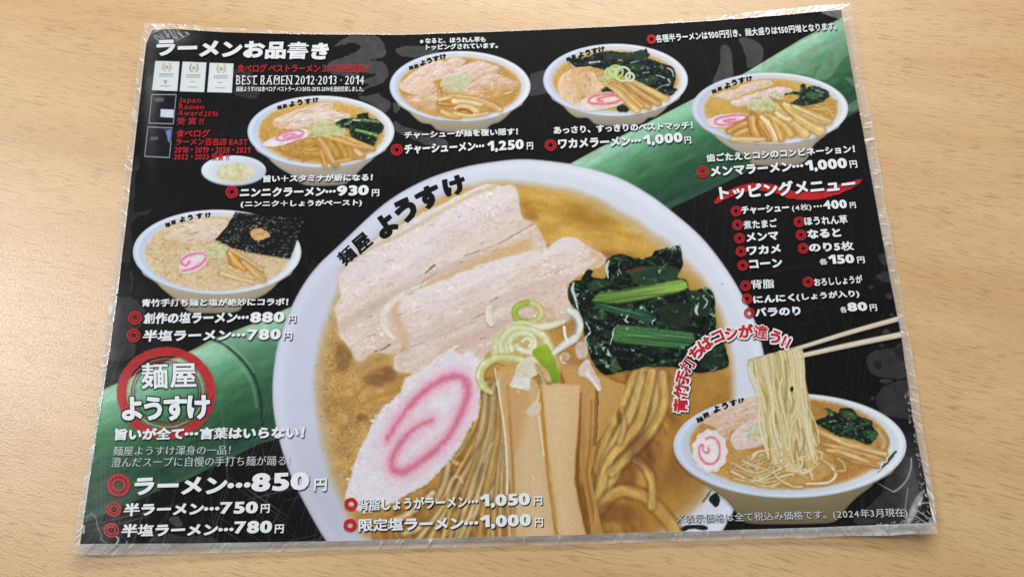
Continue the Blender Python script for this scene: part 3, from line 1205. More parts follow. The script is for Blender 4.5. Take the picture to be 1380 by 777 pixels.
def build_logo():
    lg = empty('shop_logo', MENU)

    def ring(im):
        X, Y = im.X - 224, im.Y - 529
        r = np.sqrt((X / 67.5) ** 2 + (Y / 62.5) ** 2)
        ang = np.degrees(np.arctan2(Y, X))
        n = (fbm(im.X, im.Y, 5, 3, 81) - .5) * .03
        r = r + n
        band = np.clip((r - .785) / .015, 0, 1) * np.clip((1.0 - r) / .02, 0, 1)
        thin = np.clip((r - .665) / .02, 0, 1) * np.clip((.715 - r) / .02, 0, 1)
        cream = np.clip((r - .715) / .02, 0, 1) * np.clip((.76 - r) / .02, 0, 1) * (np.abs(((ang + 200) % 360) - 180) < 160)
        dark = np.clip((r - .62) / .02, 0, 1) * np.clip((.66 - r) / .02, 0, 1)
        red = C3((188, 44, 48))
        im.fill(np.broadcast_to(C3((20, 34, 28)), im.C.shape), dark * .8)
        im.fill(np.broadcast_to(C3((190, 196, 172)), im.C.shape), cream * .75)
        im.fill(np.broadcast_to(red * .9, im.C.shape), thin * .9)
        im.fill(np.broadcast_to(red, im.C.shape), band * .95)
        im.tint(.14 * (fbm(im.X, im.Y, 9, 3, 82) - .5))
    patch('ring', lg, (154, 464, 294, 594), 0.9, ring, 14)
    z = Z(120, 370, 3.833)
    it = []
    for c, x, y, r, w, h in (('麺', 338, 522, -1, 37, 36), ('屋', 486, 520, -1, 37, 36), ('よ', 222, 690, -1, 34, 35), ('う', 330, 690, -1, 34, 35), ('す', 446, 690, -1, 35, 36), ('け', 566, 684, -1, 35, 36)):
        (px, py), = z((x, y))
        it.append((c, px, py, r, w, h))
    curved_text('lettering', it, 'white', LT, lg, outline=(0.05, 'black'), bold=.045)


def build_swash():
    z = Z(880, 180, 3.833)

    def f(im):
        c = lambda X, Y, sd: np.clip(C3((196, 34, 40)) + (.1 * (fbm(X, Y, 7, 3, 91) - .5))[..., None], 0, 1)
        im.poly(z((318, 350), (345, 318), (420, 280), (500, 258), (580, 258), (640, 268), (700, 290), (780, 300), (860, 290), (940, 270), (1000, 255), (1072, 236), (1060, 262), (1010, 290), (940, 318), (860, 338), (780, 342), (700, 332), (640, 310), (580, 296), (500, 296), (420, 318), (360, 346), (325, 362)), c, 1, 1.2, 3, 92)
    patch('brush_stroke', MENU, (958, 234, 1166, 282), 0.8, f, 13, label='red brush stroke behind the topping heading')


def build_awards():
    z = Z(180, 20, 3.833)

    def cert(im, q, k):
        im.poly(q, (228, 234, 236), .8, sm=False)
        im.atop = True
        c = np.mean(q, 0)
        top = (np.array(q[0]) + np.array(q[1])) / 2
        bot = (np.array(q[2]) + np.array(q[3])) / 2
        P = lambda t: top + (bot - top) * t
        g = (178, 168, 120) if k != 1 else (140, 140, 92)
        for sgn in (-1, 1):
            p = P(.2)
            im.stroke([(p[0] + sgn * 2.5, p[1] + 5), (p[0] + sgn * 5.5, p[1] + 1), (p[0] + sgn * 4, p[1] - 5)], 2, g, soft=1, op=.75)
        im.blob(*P(.2), 3.0, 2.6, (150, 150, 130), .6, .6)
        for t, w, o in ((.44, 9, .8), (.51, 9, .55), (.66, 3, .5), (.84, 6, .5)):
            p = P(t)
            for d in np.arange(-w, w, 1.7):
                im.stroke([(p[0] + d, p[1]), (p[0] + d + 1.0, p[1])], 1.3, (110, 130, 150), soft=.8, op=o)
        if k == 0:
            im.blob(*P(.72), 1.6, 1.6, (120, 140, 60), .5, .9)
    for k, q in enumerate((((112, 238), (238, 242), (226, 395), (95, 390)), ((253, 242), (377, 247), (365, 400), (238, 396)), ((393, 248), (517, 252), (508, 403), (380, 400)))):
        q = z(q)
        xs, ys = [p[0] for p in q], [p[1] for p in q]
        patch('award_certificate', MENU, (min(xs) - 2, min(ys) - 2, max(xs) + 2, max(ys) + 2), 0.7, lambda im: cert(im, q, k), 14)

    def plaque(im, q, k):
        im.poly(q, (176, 182, 188), .8, sm=False)
        c = np.mean(q, 0)
        qi = [tuple(c + (np.array(p) - c) * .94) for p in q]
        im.poly(qi, (20, 22, 28), .8, sm=False)
        im.atop = True
        if k == 0:
            im.poly(z((140, 487), (208, 490), (206, 532), (138, 528)), (214, 222, 230), .8, sm=False)
            im.blob(214, 134.5, 7, 3.5, (110, 112, 118), .9, .7)
            for d in (-4, -1, 2, 5):
                im.stroke([(214 + d, 136), (216 + d, 132)], 1, (150, 150, 155), soft=1, op=.6)
        else:
            im.poly(z((130, 583), (203, 586), (196, 650), (185, 662), (165, 600)), (62, 66, 84), 1, sm=False)
            im.poly(z((166, 600), (196, 592), (190, 650), (180, 660)), (122, 132, 196), 1.2, sm=False)
            for d in (0, 3.4, 6.8):
                im.blob(204.5 + d, 186.5, 1.8, 2.6, (130, 130, 136), .7, .7)
            for d in (-4, 0, 4):
                im.stroke([(203, 200 + d), (214, 200.5 + d)], .8, (80, 82, 88), soft=1, op=.5)
    for k, q in enumerate((((93, 410), (222, 410), (207, 566), (77, 562)), ((72, 577), (203, 582), (187, 740), (55, 733)))):
        q = z(q)
        xs, ys = [p[0] for p in q], [p[1] for p in q]
        patch('award_plaque', MENU, (min(xs) - 2, min(ys) - 2, max(xs) + 2, max(ys) + 2), 0.7, lambda im: plaque(im, q, k), 14)


build_lettering()
build_arched_slogan()
build_logo()
build_swash()
build_awards()


# ------------------------------------------------------------------ printed food pictures
def bbox(pts, pad=4):
    P = np.asarray(pts, float)
    return (math.floor(P[:, 0].min() - pad), math.floor(P[:, 1].min() - pad), math.ceil(P[:, 0].max() + pad), math.ceil(P[:, 1].max() + pad))


def ell(cx, cy, rx, ry, n=40, sq=0.0):
    return [(cx + rx * math.cos(t), cy + ry * math.sin(t) * (1 + sq * math.sin(t))) for t in np.linspace(0, 2 * math.pi, n, endpoint=False)]


def mixa(a, b, t):
    t = np.clip(t, 0, 1)[..., None]
    return C3(a) * (1 - t) + C3(b) * t


# ---- generic food pieces (all coordinates are photo pixels) ----
def p_soup(parent, pts, c0, c1, st, layer, speck=0.0, rim=(214, 198, 168), seed=1, soft=3.0, gx=0.0, gy=0.0, rimw=5.0, extra=None):
    def f(im):
        X, Y = im.X, im.Y
        P = smooth(pts, True, 4)
        sd = poly_sd(X, Y, P)
        b = bbox(pts, 0)
        u = (X - b[0]) / (b[2] - b[0]) - .5
        v = (Y - b[1]) / (b[3] - b[1]) - .5
        t = .5 + gx * u + gy * v + (fbm(X, Y, (b[2] - b[0]) / 6, 4, seed) - .5) * .9
        c = mixa(c0, c1, t)
        k = np.clip(1 + sd / rimw, 0, 1)[..., None]
        c = c * (1 - .75 * k) + C3(rim) * .75 * k
        if speck:
            c = c * (1 + speck * (vn(X, Y, 1.7, None, seed + 3) - .5)[..., None] * 2)
        im.fill(np.clip(c, 0, 1), np.clip(.5 - sd / soft, 0, 1))
        im.atop = True
        if extra:
            extra(im)
    return patch('soup', parent, bbox(pts, 3), st, f, layer, clip=True, blur=0.9)


def p_pork(parent, pts, ang, st, layer, cA=(226, 210, 206), cB=(208, 182, 166), band=None, seed=1, rough=.8, fat=None, soft=1.0, flip=1, marks=0, halo=False):
    """boiled pork slice: pale meat with streaks along the grain, a translucent fat band"""
    def f(im):
        X, Y = im.X, im.Y
        b = bbox(pts, 0)
        a = math.radians(ang)
        h = (b[3] - b[1])

        def col(X, Y, sd):
            q = (-(X - (b[0] + b[2]) / 2) * math.sin(a) + (Y - (b[1] + b[3]) / 2) * math.cos(a)) / h * flip
            t = .5 + 1.1 * q + (fbm(X, Y, h / 3, 3, seed) - .5) * .7
            c = mixa(cA, cB, t)
            s = fbm(X, Y, h / 5, 5, seed + 5, ang=ang, ratio=.16) - .5
            c = c * (1 + (.10 if halo else .13) * s[..., None])
            sp = vn(X, Y, 1.6, 1.3, seed + 6) - .5
            c = c * (1 + (.03 if halo else .025) * sp[..., None])
            # wet glints gathered in bands along the slice
            band_ = np.clip((fbm(X, Y, h / 3.2, 3, seed + 7, ang=ang, ratio=.3) - .50) * 6, 0, 1)
            gl = np.clip((vn(X, Y, 3.0, 2.2, seed + 8) - .66) * 4, 0, 1) * band_
            c = c + (.12 if halo else .08) * gl[..., None]
            c = c * (1 - .05 * np.clip((vn(X, Y, 5, 3, seed + 9) - .6) * 4, 0, 1)[..., None])
            e = np.clip(1 + sd / (h * .035), 0, 1)[..., None]
            c = c * (1 - .16 * e) + C3((224, 204, 170)) * .16 * e
            return np.clip(c, 0, 1)
        if halo:        # greasy translucent margin on the broth
            im.poly(pts, (214, 186, 138), 12, 6, 12, seed + 3, op=.75)
        im.poly(pts, col, soft + (1.5 if halo else 0), rough, max(4, h / 14), seed + 2)
        im.atop = True
        for (p, w, cc, op, sf) in (fat or []):
            im.stroke(p, w, cc, soft=sf, op=op, wav=w if isinstance(w, (int, float)) and w < 3 else 1.0)
        r = random.Random(seed)
        for _ in range(marks):
            x, y = r.uniform(b[0], b[2]), r.uniform(b[1], b[3])
            L = r.uniform(3, 12)
            aa = a + r.uniform(-.2, .2)
            im.stroke([(x, y), (x + L * math.cos(aa), y + L * math.sin(aa))], r.uniform(.7, 1.3), r.choice([(170, 130, 116), (150, 104, 88), (246, 240, 240), (186, 154, 142), (240, 234, 234)]), soft=1, op=r.uniform(.25, .7))
    return patch('pork_slice', parent, bbox(pts, 12 if halo else 3), st, f, layer, clip=True, blur=.6)


def p_naruto(parent, pts, spiral, w, st, layer, pink=(212, 110, 138), base=(236, 226, 234), seed=1, rough=1.0, halo=(232, 178, 200), soft=1.0, speck=.05, edge=(206, 190, 180)):
    def f(im):
        def col(X, Y, sd):
            n = fbm(X, Y, 14, 3, seed) - .5
            c = np.broadcast_to(C3(base), X.shape + (3,)) * (1 + .09 * n[..., None])
            e = np.clip(1 + sd / 5, 0, 1)[..., None] * .3
            return np.clip(c * (1 - e) + C3(edge) * e, 0, 1)
        im.poly(pts, col, soft, rough, 5, seed + 1)
        im.atop = True
        im.stroke(spiral, w * 2.6, halo, soft=w * 1.6, op=.55)
        if w > 6:
            im.stroke(spiral, w * 1.5, halo, soft=w, op=.6, wav=w * .8, seed=seed)
            im.stroke(spiral, [w * .55, w * .9, w * 1.15, w * .8, w * 1.1, w * .9, w * .7], pink, edge=tuple(np.minimum(255, np.array(pink) + 26)), soft=w * .7, op=.9, wav=w * .35, seed=seed + 2)
        else:
            im.stroke(spiral, w, pink, edge=tuple(np.minimum(255, np.array(pink) + 18)), soft=max(1.2, w * .55), op=.95, wav=w * .25)
        im.grain(speck, 1.5, seed + 4)
    return patch('narutomaki', parent, bbox(pts, 3), st, f, layer, clip=True, blur=.9)


def p_menma(parent, strips, st, layer, cols=((222, 186, 124), (206, 160, 92), (232, 200, 146)), edge=(168, 112, 46), seed=1, hl=.22, name='bamboo_shoot'):
    """strips: (points, width) drawn back to front"""
    allp = [p for s in strips for p in s[0]]
    w = max(max(s[1]) if isinstance(s[1], (tuple, list)) else s[1] for s in strips)

    def f(im):
        r = random.Random(seed)
        for i, s in enumerate(strips):
            c = s[2] if len(s) > 2 else cols[i % len(cols)]
            w0 = s[1]
            wm = max(w0) if isinstance(w0, (tuple, list)) else w0
            im.stroke(s[0], [q * 1.12 + .8 for q in w0] if isinstance(w0, (tuple, list)) else w0 * 1.12 + .8, edge, soft=2.4, op=.45)
            im.stroke(s[0], w0, c, edge=tuple(np.array(c) * .86), soft=1.0, hl=hl, hs=r.uniform(-.5, .4), wav=.8, seed=seed + i, fib=.16)
        im.atop = True
        im.tint(.16 * (fbm(im.X, im.Y, 9, 4, seed + 8) - .5))
    return patch(name, parent, bbox(allp, w / 2 + 3), st, f, layer, clip=True, blur=.9)


def p_greens(parent, outline, st, layer, stems=(), lights=(), mids=(), seed=1, dark=(18, 32, 24), mid=(46, 78, 50), rough=1.6, scale=9.0, nh=0, hs=1.0, name='spinach'):
    def f(im):
        def col(X, Y, sd):
            n = fbm(X, Y, scale, 4, seed, ang=-20, ratio=.6)
            n2 = fbm(X, Y, scale * .5, 3, seed + 9)
            c = mixa(dark, mid, np.clip((n - .48) * 3.2, 0, 1))
            c = c * (1 + .5 * (n2 - .5))[..., None]
            n3 = fbm(X, Y, scale * .9, 3, seed + 21, ang=25, ratio=.5)
            rid = np.exp(-((n3 - .5) / .022) ** 2)
            c = c + (C3((70, 104, 74)) * .55) * rid[..., None]
            n4 = fbm(X, Y, scale * .7, 3, seed + 31)
            fold = np.exp(-((n4 - .47) / .03) ** 2)
            c = c * (1 - .6 * fold)[..., None]
            gl = rid * np.clip((vn(X, Y, scale * .45, None, seed + 41) - .62) * 5, 0, 1)
            c = c + .55 * gl[..., None] * C3((220, 235, 226))
            return np.clip(c, 0, 1)
        im.poly(outline, col, 1.4, rough, max(4, scale * .7), seed + 2)
        im.atop = True
        for p, c, op in mids:
            im.poly(p, c, 3, 1.2, 6, seed + 5, op=op)
        for p, w, c, e in stems:
            im.stroke(p, w, c, edge=e, soft=1.6, hl=.14, hs=-.2, wav=1.6, fib=.4)
            P = smooth(p)
            for k in (-.28, .1, .34):
                ww = (max(w) if isinstance(w, (tuple, list)) else w) * k
                im.stroke([(a, b + ww) for a, b in p], .8, tuple(np.minimum(255, np.array(c) * (1.22 if k < 0 else .72))), soft=1, op=.55)
        for p, w in lights:
            im.stroke(p, w, (226, 234, 232), soft=.9, op=.92, wav=.5)
        r = random.Random(seed + 1)
        b = bbox(outline, 0)
        for _ in range(nh):
            x, y = r.uniform(b[0], b[2]), r.uniform(b[1], b[3])
            a = r.uniform(0, 6.3)
            L = r.uniform(.6, 3.6) * hs
            im.stroke([(x, y), (x + L * math.cos(a), y + L * math.sin(a)), (x + L * 1.4 * math.cos(a + .8), y + L * 1.4 * math.sin(a + .8))], r.uniform(.5, 1.3) * hs,
                      r.choice([(200, 214, 206), (120, 150, 126), (90, 120, 90), (222, 230, 226), (10, 20, 14), (12, 22, 16)]), soft=.9, op=r.uniform(.35, .9))
    return patch(name, parent, bbox(outline, 4), st, f, layer, clip=True, blur=.8)


def p_negi(parent, cx, cy, rx, ry, st, layer, seed=1, n=70, s=1.0, cols=((226, 230, 206), (206, 218, 164), (236, 238, 224), (168, 196, 84), (196, 206, 150))):
    def f(im):
        r = random.Random(seed)
        im.blob(cx, cy, rx * .82, ry * .82, (212, 212, 176), .7, .75)
        for _ in range(n):
            a, q = r.uniform(0, 6.3), math.sqrt(r.random())
            x, y = cx + rx * q * math.cos(a), cy + ry * q * math.sin(a)
            t0, L, R = r.uniform(0, 6.3), r.uniform(1.2, 4.5), r.uniform(1.6, 4.6) * s
            pts = [(x + R * math.cos(t0 + L * k / 6), y + R * .75 * math.sin(t0 + L * k / 6)) for k in range(7)]
            im.stroke(pts, r.uniform(.7, 1.6) * s, r.choice(cols), edge=(176, 178, 128), soft=.8, op=r.uniform(.7, 1))
        im.tint(.12 * (fbm(im.X, im.Y, 4, 2, seed) - .5))
    return patch('spring_onion', parent, (math.floor(cx - rx - 7), math.floor(cy - ry - 7), math.ceil(cx + rx + 7), math.ceil(cy + ry + 7)), st, f, layer, clip=True, blur=.8)


def p_noodles(parent, strands, box, st, layer, cols=((222, 190, 116), (206, 166, 88), (232, 208, 146)), edge=(150, 100, 44), seed=1, base=None):
    def f(im):
        if base:
            im.poly(base[0], base[1], 4, 1, 6, seed)
        r = random.Random(seed)
        for i, (p, w) in enumerate(strands):
            c = cols[r.randrange(len(cols))]
            im.stroke(p, w * 1.25 + .6, edge, soft=2.2, op=.4)
            im.stroke(p, w, c, edge=tuple(np.array(c) * .78), soft=1.2, hl=.16, hs=-.3, tap=(.8, .8), fib=.08, seed=i)
        im.atop = True
        im.tint(.14 * (fbm(im.X, im.Y, 6, 3, seed + 3) - .5))
    return patch('noodles', parent, box, st, f, layer, clip=True, blur=.8)


def p_letter(parent, items, layer, bold=.06):
    return curved_text('bowl_lettering', items, 'black', layer, parent, None, bold)


def p_bowl(parent, cx, cy, rx, ry, foot, st, layer, tilt=0.0, body=(196, 186, 168), rimc=(226, 230, 238), seed=1, inner=(0.885, 0.86), rim_lip=0.045, left=(205, 216, 238)):
    """white bowl seen from above: outer wall below a wide pale rim.  foot = (x0, x1, y) of the base"""
    rim = ell(cx, cy, rx, ry)
    fx0, fx1, fy = foot

    def f(im):
        X, Y = im.X, im.Y
        # outer wall
        q = .28 * (fx1 - fx0)
        pl = [(cx - rx * .80, cy + ry * .40), (cx - rx * .715, cy + ry * .74), (cx - rx * .56, cy + ry * 1.02), (fx0 - 6 * rx / 100, fy - (fy - cy) * .17), (fx0 + 3, fy - 3), (fx0 + q, fy),
              (fx1 - q, fy - .5), (fx1 - 3, fy - 3.5), (fx1 + 6 * rx / 100, fy - (fy - cy) * .17), (cx + rx * .57, cy + ry * 1.0), (cx + rx * .725, cy + ry * .72), (cx + rx * .80, cy + ry * .40)]

        def wall(X, Y, sd):
            t = np.clip((Y - cy - ry * .6) / (fy - cy - ry * .6), 0, 1)
            u = (X - cx) / rx
            c = mixa(tuple(np.array(body) * 1.04), tuple(np.array(body) * .74), t)
            c = c * (1 - .25 * np.clip(np.abs(u + .1) - .35, 0, 1))[..., None]
            e = np.clip(1 + sd / 3, 0, 1)[..., None]
            return np.clip(c * (1 - .2 * e), 0, 1)
        im.poly(pl, wall, 1.2, sm=True, n=4)

        def top(X, Y, sd):
            u, v = (X - cx) / rx, (Y - cy) / ry
            r = np.sqrt(u * u + v * v)
            c = mixa(rimc, left, np.clip(.5 - .7 * u + .35 * v, 0, 1))
            # rounded lip: bright line just inside the edge, soft shade beneath it
            lip = np.exp(-((r - .955) / .022) ** 2)[..., None]
            c = c + .05 * lip
            sh = np.exp(-((r - .90) / .03) ** 2)[..., None] * np.clip(.35 - v * .5, 0, 1)[..., None]
            c = c * (1 - .07 * sh)
            e = np.clip((r - .97) / .03, 0, 1)[..., None] * np.clip(.2 + v, 0, 1)[..., None]
            c = c * (1 - .16 * e)
            return np.clip(c, 0, 1)
        im.poly(rim, top, 1.3, sm=True, n=3)
        im.atop = True
        im.tint(.03 * (fbm(X, Y, 9, 3, seed) - .5))
    b = (math.floor(cx - rx - 3), math.floor(cy - ry - 3), math.ceil(cx + rx + 3), math.ceil(fy + 3))
    return patch('bowl', parent, b, st, f, layer, clip=True)


def small_letters(parent, pts, layer, mid_h=6.0, big_h=11.0):
    """麺屋 ようすけ along the far rim; pts: six centres with rotation"""
    it = []
    for ch, (x, y, r, s) in zip('麺屋ようすけ', pts):
        it.append((ch, x, y, r, s, s * .82))
    return p_letter(parent, it, max(layer, 12.6 if layer < 15 else 23.5), .07)


# ---- the big bowl ----
def build_main_bowl():
    R = empty('ramen_picture', MENU)
    R['label'] = 'large centre picture of a ramen bowl with pork, narutomaki, spinach and bamboo shoots'
    rim = [(367, 533), (369.5, 490), (378, 450), (399, 400), (424, 362), (457, 330), (517, 275), (569, 244), (621, 226), (672, 217), (712, 214.5), (764, 220), (800, 228), (838, 241), (872, 260), (901, 281), (945, 319), (981, 365), (1007, 410), (1022, 445), (1032, 490), (1037, 530), (1034, 580), (1020, 630), (989, 688),
           (950, 740), (840, 800), (700, 830), (560, 800), (470, 758), (439, 728), (403, 664), (385, 622), (372, 575)]
    inner = [(424, 540), (424, 500), (430, 460), (441, 425), (455, 390), (478, 352), (510, 318), (560, 283), (610, 257), (650, 246), (694, 244), (740, 249), (790, 262), (840, 285), (880, 311), (915, 340), (945, 372), (965, 405), (980, 445), (988, 490), (990, 530), (985, 580), (972, 630), (950, 672), (915, 705), (850, 745), (700, 765), (560, 745), (485, 722), (456, 670), (436, 610)]

    def bowl(im):
        def top(X, Y, sd):
            ang = np.arctan2(Y - 528, X - 700)
            d = -sd
            lft = np.clip(-np.cos(ang), 0, 1)
            c = mixa((219, 225, 237), (206, 210, 230), lft)
            c = mixa((0, 0, 0), (255, 255, 255), np.zeros(X.shape)) + c
            k = np.exp(-((d - 9) / 7) ** 2)[..., None]
            c = c + .035 * k
            g = np.clip((d - 22) / 34, 0, 1)[..., None]
            c = c * (1 - .07 * g) + C3((190, 194, 216)) * .07 * g
            low = np.clip((Y - 560) / 170, 0, 1)[..., None] * np.clip((520 - X) / 100, 0, 1)[..., None]
            c = c * (1 - .10 * low)
            e = np.clip(1 - d / 2.5, 0, 1)[..., None]
            c = c * (1 - .22 * e)
            return np.clip(c, 0, 1)
        im.poly(rim, top, 1.4, n=5)
        im.atop = True
        im.tint(.02 * (fbm(im.X, im.Y, 20, 3, 3) - .5))
        # black brush mark printed on the lower right of the rim
        z = Z(880, 530, 3.45)
        for k, p in enumerate((((262, 452), (272, 446), (262, 470), (240, 500), (228, 500)), ((272, 472), (296, 458), (300, 466), (312, 492), (300, 522), (284, 524), (262, 500), (262, 484)),
                               ((120, 632), (160, 610), (240, 612), (256, 628), (230, 634), (180, 628), (140, 640)))):
            im.poly(z(p), (22, 22, 26), 1, .8, 4, 60 + k)
    patch('bowl', R, (364, 211, 1040, 736), 1.1, bowl, 4, clip=True)

    def soup(im):
        X, Y = im.X, im.Y
        P = smooth(inner, True, 4)
        sd = poly_sd(X, Y, P) + 5 * (fbm(X, Y, 22, 3, 4) - .5)
        n = fbm(X, Y, 70, 4, 6)
        n2 = fbm(X, Y, 16, 3, 8)
        c = mixa((178, 134, 66), (214, 172, 92), .5 + 1.6 * (n - .5))
        ur = np.clip((X - Y * .8 - 330) / 170, 0, 1) * np.clip((430 - Y) / 120, 0, 1)
        s = fbm(X, Y, 60, 3, 31, ang=12, ratio=.3) - .5
        c = c * (1 - ur[..., None]) + (mixa((176, 130, 48), (222, 180, 90), .5 + 2.2 * s)) * ur[..., None]
        rd = np.clip((X - 690) / 90, 0, 1) * np.clip((Y - 470) / 70, 0, 1)
        c = c * (1 - rd[..., None]) + mixa((150, 102, 46), (206, 154, 70), .42 + 1.9 * (n - .5)) * rd[..., None]
        lf = np.clip((600 - X) / 80, 0, 1) * np.clip((Y - 380) / 60, 0, 1)
        spk = vn(X, Y, 1.9, None, 12)
        c = c * (1 - .85 * lf[..., None]) + mixa((164, 122, 68), (210, 170, 102), .5 + 1.3 * (n2 - .5) + .25 * (spk - .5)) * .85 * lf[..., None]
        br = np.clip((X - 880) / 80, 0, 1) * np.clip((Y - 610) / 60, 0, 1)
        c = c * (1 - .7 * br[..., None]) + C3((176, 142, 84)) * .7 * br[..., None]
        c = c * (1 + .12 * (n2 - .5) + .10 * (spk - .5))[..., None]
        # pale scummy margin where soup meets porcelain
        wd = 11 + 12 * np.clip((X - 720) / 100, 0, 1) * np.clip((420 - Y) / 80, 0, 1) + 16 * np.clip((560 - X) / 160, 0, 1) + 8 * np.clip((Y - 600) / 80, 0, 1) * np.clip((X - 800) / 80, 0, 1)
        k = np.clip(1 + sd / wd, 0, 1)
        k = (k * k * (3 - 2 * k))[..., None]
        rimcol = mixa((204, 188, 158), (198, 176, 140), fbm(X, Y, 9, 3, 13)) 
        c = c * (1 - .85 * k) + rimcol * .85 * k
        im.fill(np.clip(c, 0, 1), np.clip(.5 - sd / 9, 0, 1))
        im.atop = True
        r = random.Random(5)
        # oil highlights and foam dots by the left edge
        for _ in range(900):
            x, y = r.gauss(455, 26), r.uniform(395, 660)
            im.blob(x, y, r.uniform(.5, 1.3), r.uniform(.5, 1.2), r.choice([(222, 200, 160), (206, 176, 124), (120, 80, 40), (236, 222, 190)]), .8, r.uniform(.25, .7))
        # curved noodles just below the surface on the left
        for p, w, cc in ((((486, 505), (505, 492), (525, 488), (545, 494)), 7, (196, 162, 96)), (((488, 545), (505, 535), (530, 528), (545, 522)), 6, (178, 134, 56)), (((478, 520), (492, 500), (515, 492)), 4, (190, 152, 92)),
                         (((484, 500), (492, 485), (508, 478), (524, 478)), 4, (186, 152, 104)), (((450, 545), (470, 540), (492, 520)), 5, (176, 134, 70))):
            im.stroke(p, w, cc, soft=3, op=.65)
        for x, y, rx, ry in ((505, 512, 16, 8), (488, 562, 8, 5), (525, 503, 9, 10), (463, 478, 12, 20)):
            im.blob(x, y, rx, ry, (104, 66, 38), .9, .45)
        for p in (((712, 300), (760, 296), (800, 306)), ((722, 316), (752, 318), (775, 330)), ((708, 268), (745, 262), (790, 275))):
            im.stroke(p, 6, (214, 174, 84), soft=6, op=.4)
        im.blob(735, 335, 10, 7, (140, 84, 40), .9, .6)
        im.blob(716, 292, 10, 8, (150, 98, 48), .9, .5)
        im.blob(812, 345, 20, 7, (150, 90, 44), .9, .55)
    patch('soup', R, (404, 232, 1004, 736), 1.1, soup, 5, clip=True)

    # noodles
    z7 = Z(700, 520, 3.7)
    z4 = Z(460, 540, 3.887)
    S = []
    for p, w in ((((590, -70), (500, 110), (440, 240), (400, 420)), 15), (((630, -80), (560, 120), (490, 260), (425, 400), (400, 560)), 15), (((690, -60), (680, 130), (620, 260), (500, 390), (420, 520)), 17),
                 (((660, -70), (610, 150), (540, 260), (460, 350), (420, 450), (395, 560)), 14), (((715, -60), (720, 90), (660, 220), (560, 330), (460, 430)), 13), (((400, 610), (450, 550), (520, 520), (600, 540), (670, 590), (760, 690), (800, 780)), 17),
                 (((660, 600), (660, 480), (620, 400), (580, 370)), 11), (((505, 120), (520, 200), (500, 280)), 8)):
        S.append((z7(p), w))
    for p, w in ((((735, 0), (700, 110), (620, 250), (560, 330)), 9), (((770, 0), (755, 120), (720, 250), (690, 380), (640, 480)), 10), (((800, 20), (790, 160), (760, 320), (700, 480), (600, 600)), 10),
                 (((830, 60), (830, 200), (800, 340), (770, 460), (720, 560), (640, 640)), 10), (((690, 60), (640, 200), (580, 270)), 7), (((845, 330), (820, 430), (760, 520), (660, 620), (560, 690)), 11),
                 (((560, 480), (580, 410), (610, 395), (630, 420), (635, 480)), 8), (((570, 310), (620, 330), (690, 325), (735, 300)), 7), (((560, 330), (540, 430), (500, 520)), 9), (((690, 340), (670, 430), (660, 500)), 8),
                 (((480, 480), (420, 540), (330, 600), (240, 640)), 10), (((520, 600), (440, 650), (330, 690)), 10)):
        S.append((z4(p), w))

    rs = random.Random(31)
    for k in range(14):
        t = k / 13
        x0 = 656 + 26 * t + rs.uniform(-3, 3)
        S.append(([(x0, 520 + rs.uniform(-8, 8)), (x0 - 8 + 10 * t, 580), (610 + 70 * t + rs.uniform(-8, 8), 650), (560 + 118 * t + rs.uniform(-10, 10), 728)], rs.uniform(5, 8)))

    def noodles(im):
        base = [(655, 515), (640, 560), (600, 640), (555, 672), (510, 700), (520, 740), (700, 745), (850, 735), (870, 690), (905, 600), (915, 530), (880, 505), (800, 500), (700, 495)]

        def bc(X, Y, sd):
            n = fbm(X, Y, 30, 4, 41, ang=70, ratio=.3)
            return mixa((138, 92, 40), (202, 154, 76), .5 + 1.8 * (n - .5))
        im.poly(base, bc, 22, 6, 18, 42, op=.85)
        r = random.Random(8)
        for i, (p, w) in enumerate(S):
            c = r.choice([(222, 184, 102), (228, 196, 120), (214, 170, 86)]) if i < 9 else r.choice([(216, 182, 114), (228, 202, 148), (208, 168, 94), (222, 196, 138)])
            im.stroke(p, w * 1.25, (104, 62, 28), soft=5, op=.5)
            im.stroke(p, w, c, edge=tuple(np.array(c) * .8), soft=3.5, op=.84, hl=.08, hs=-.3, fib=.2, seed=i)
        im.atop = True
        for x, y, rx, ry in ((866, 608, 22, 24), (848, 640, 11, 14), (835, 562, 5, 9), (820, 690, 40, 14)):
            im.blob(x, y, rx, ry, (98, 54, 32), .9, .5)
        im.tint(.16 * (fbm(im.X, im.Y, 14, 4, 44, ang=70, ratio=.4) - .5))
        for p, w in ((((602, 672), (606, 650), (616, 641), (624, 650)), 2.2), (((652, 622), (658, 606), (664, 596)), 2), (((646, 668), (640, 690), (622, 706)), 2.6)):
            im.stroke(p, w, (222, 214, 190), soft=2, op=.7)
    patch('noodles', R, (500, 488, 930, 738), 1.1, noodles, 6, clip=True, blur=1.3)

    # pork
    zp = Z(430, 230, 2.8775)
    A = zp((590, 78), (650, 52), (700, 60), (750, 58), (772, 95), (785, 180), (815, 195), (845, 220), (866, 260), (882, 305), (860, 330), (700, 390), (480, 480), (400, 540), (330, 600), (320, 680), (300, 712), (245, 705), (200, 712), (155, 745), (118, 690), (80, 640), (72, 600), (62, 540), (82, 490), (80, 440), (82, 400), (130, 345), (190, 290), (280, 232), (400, 165), (500, 115))
    zz = zp
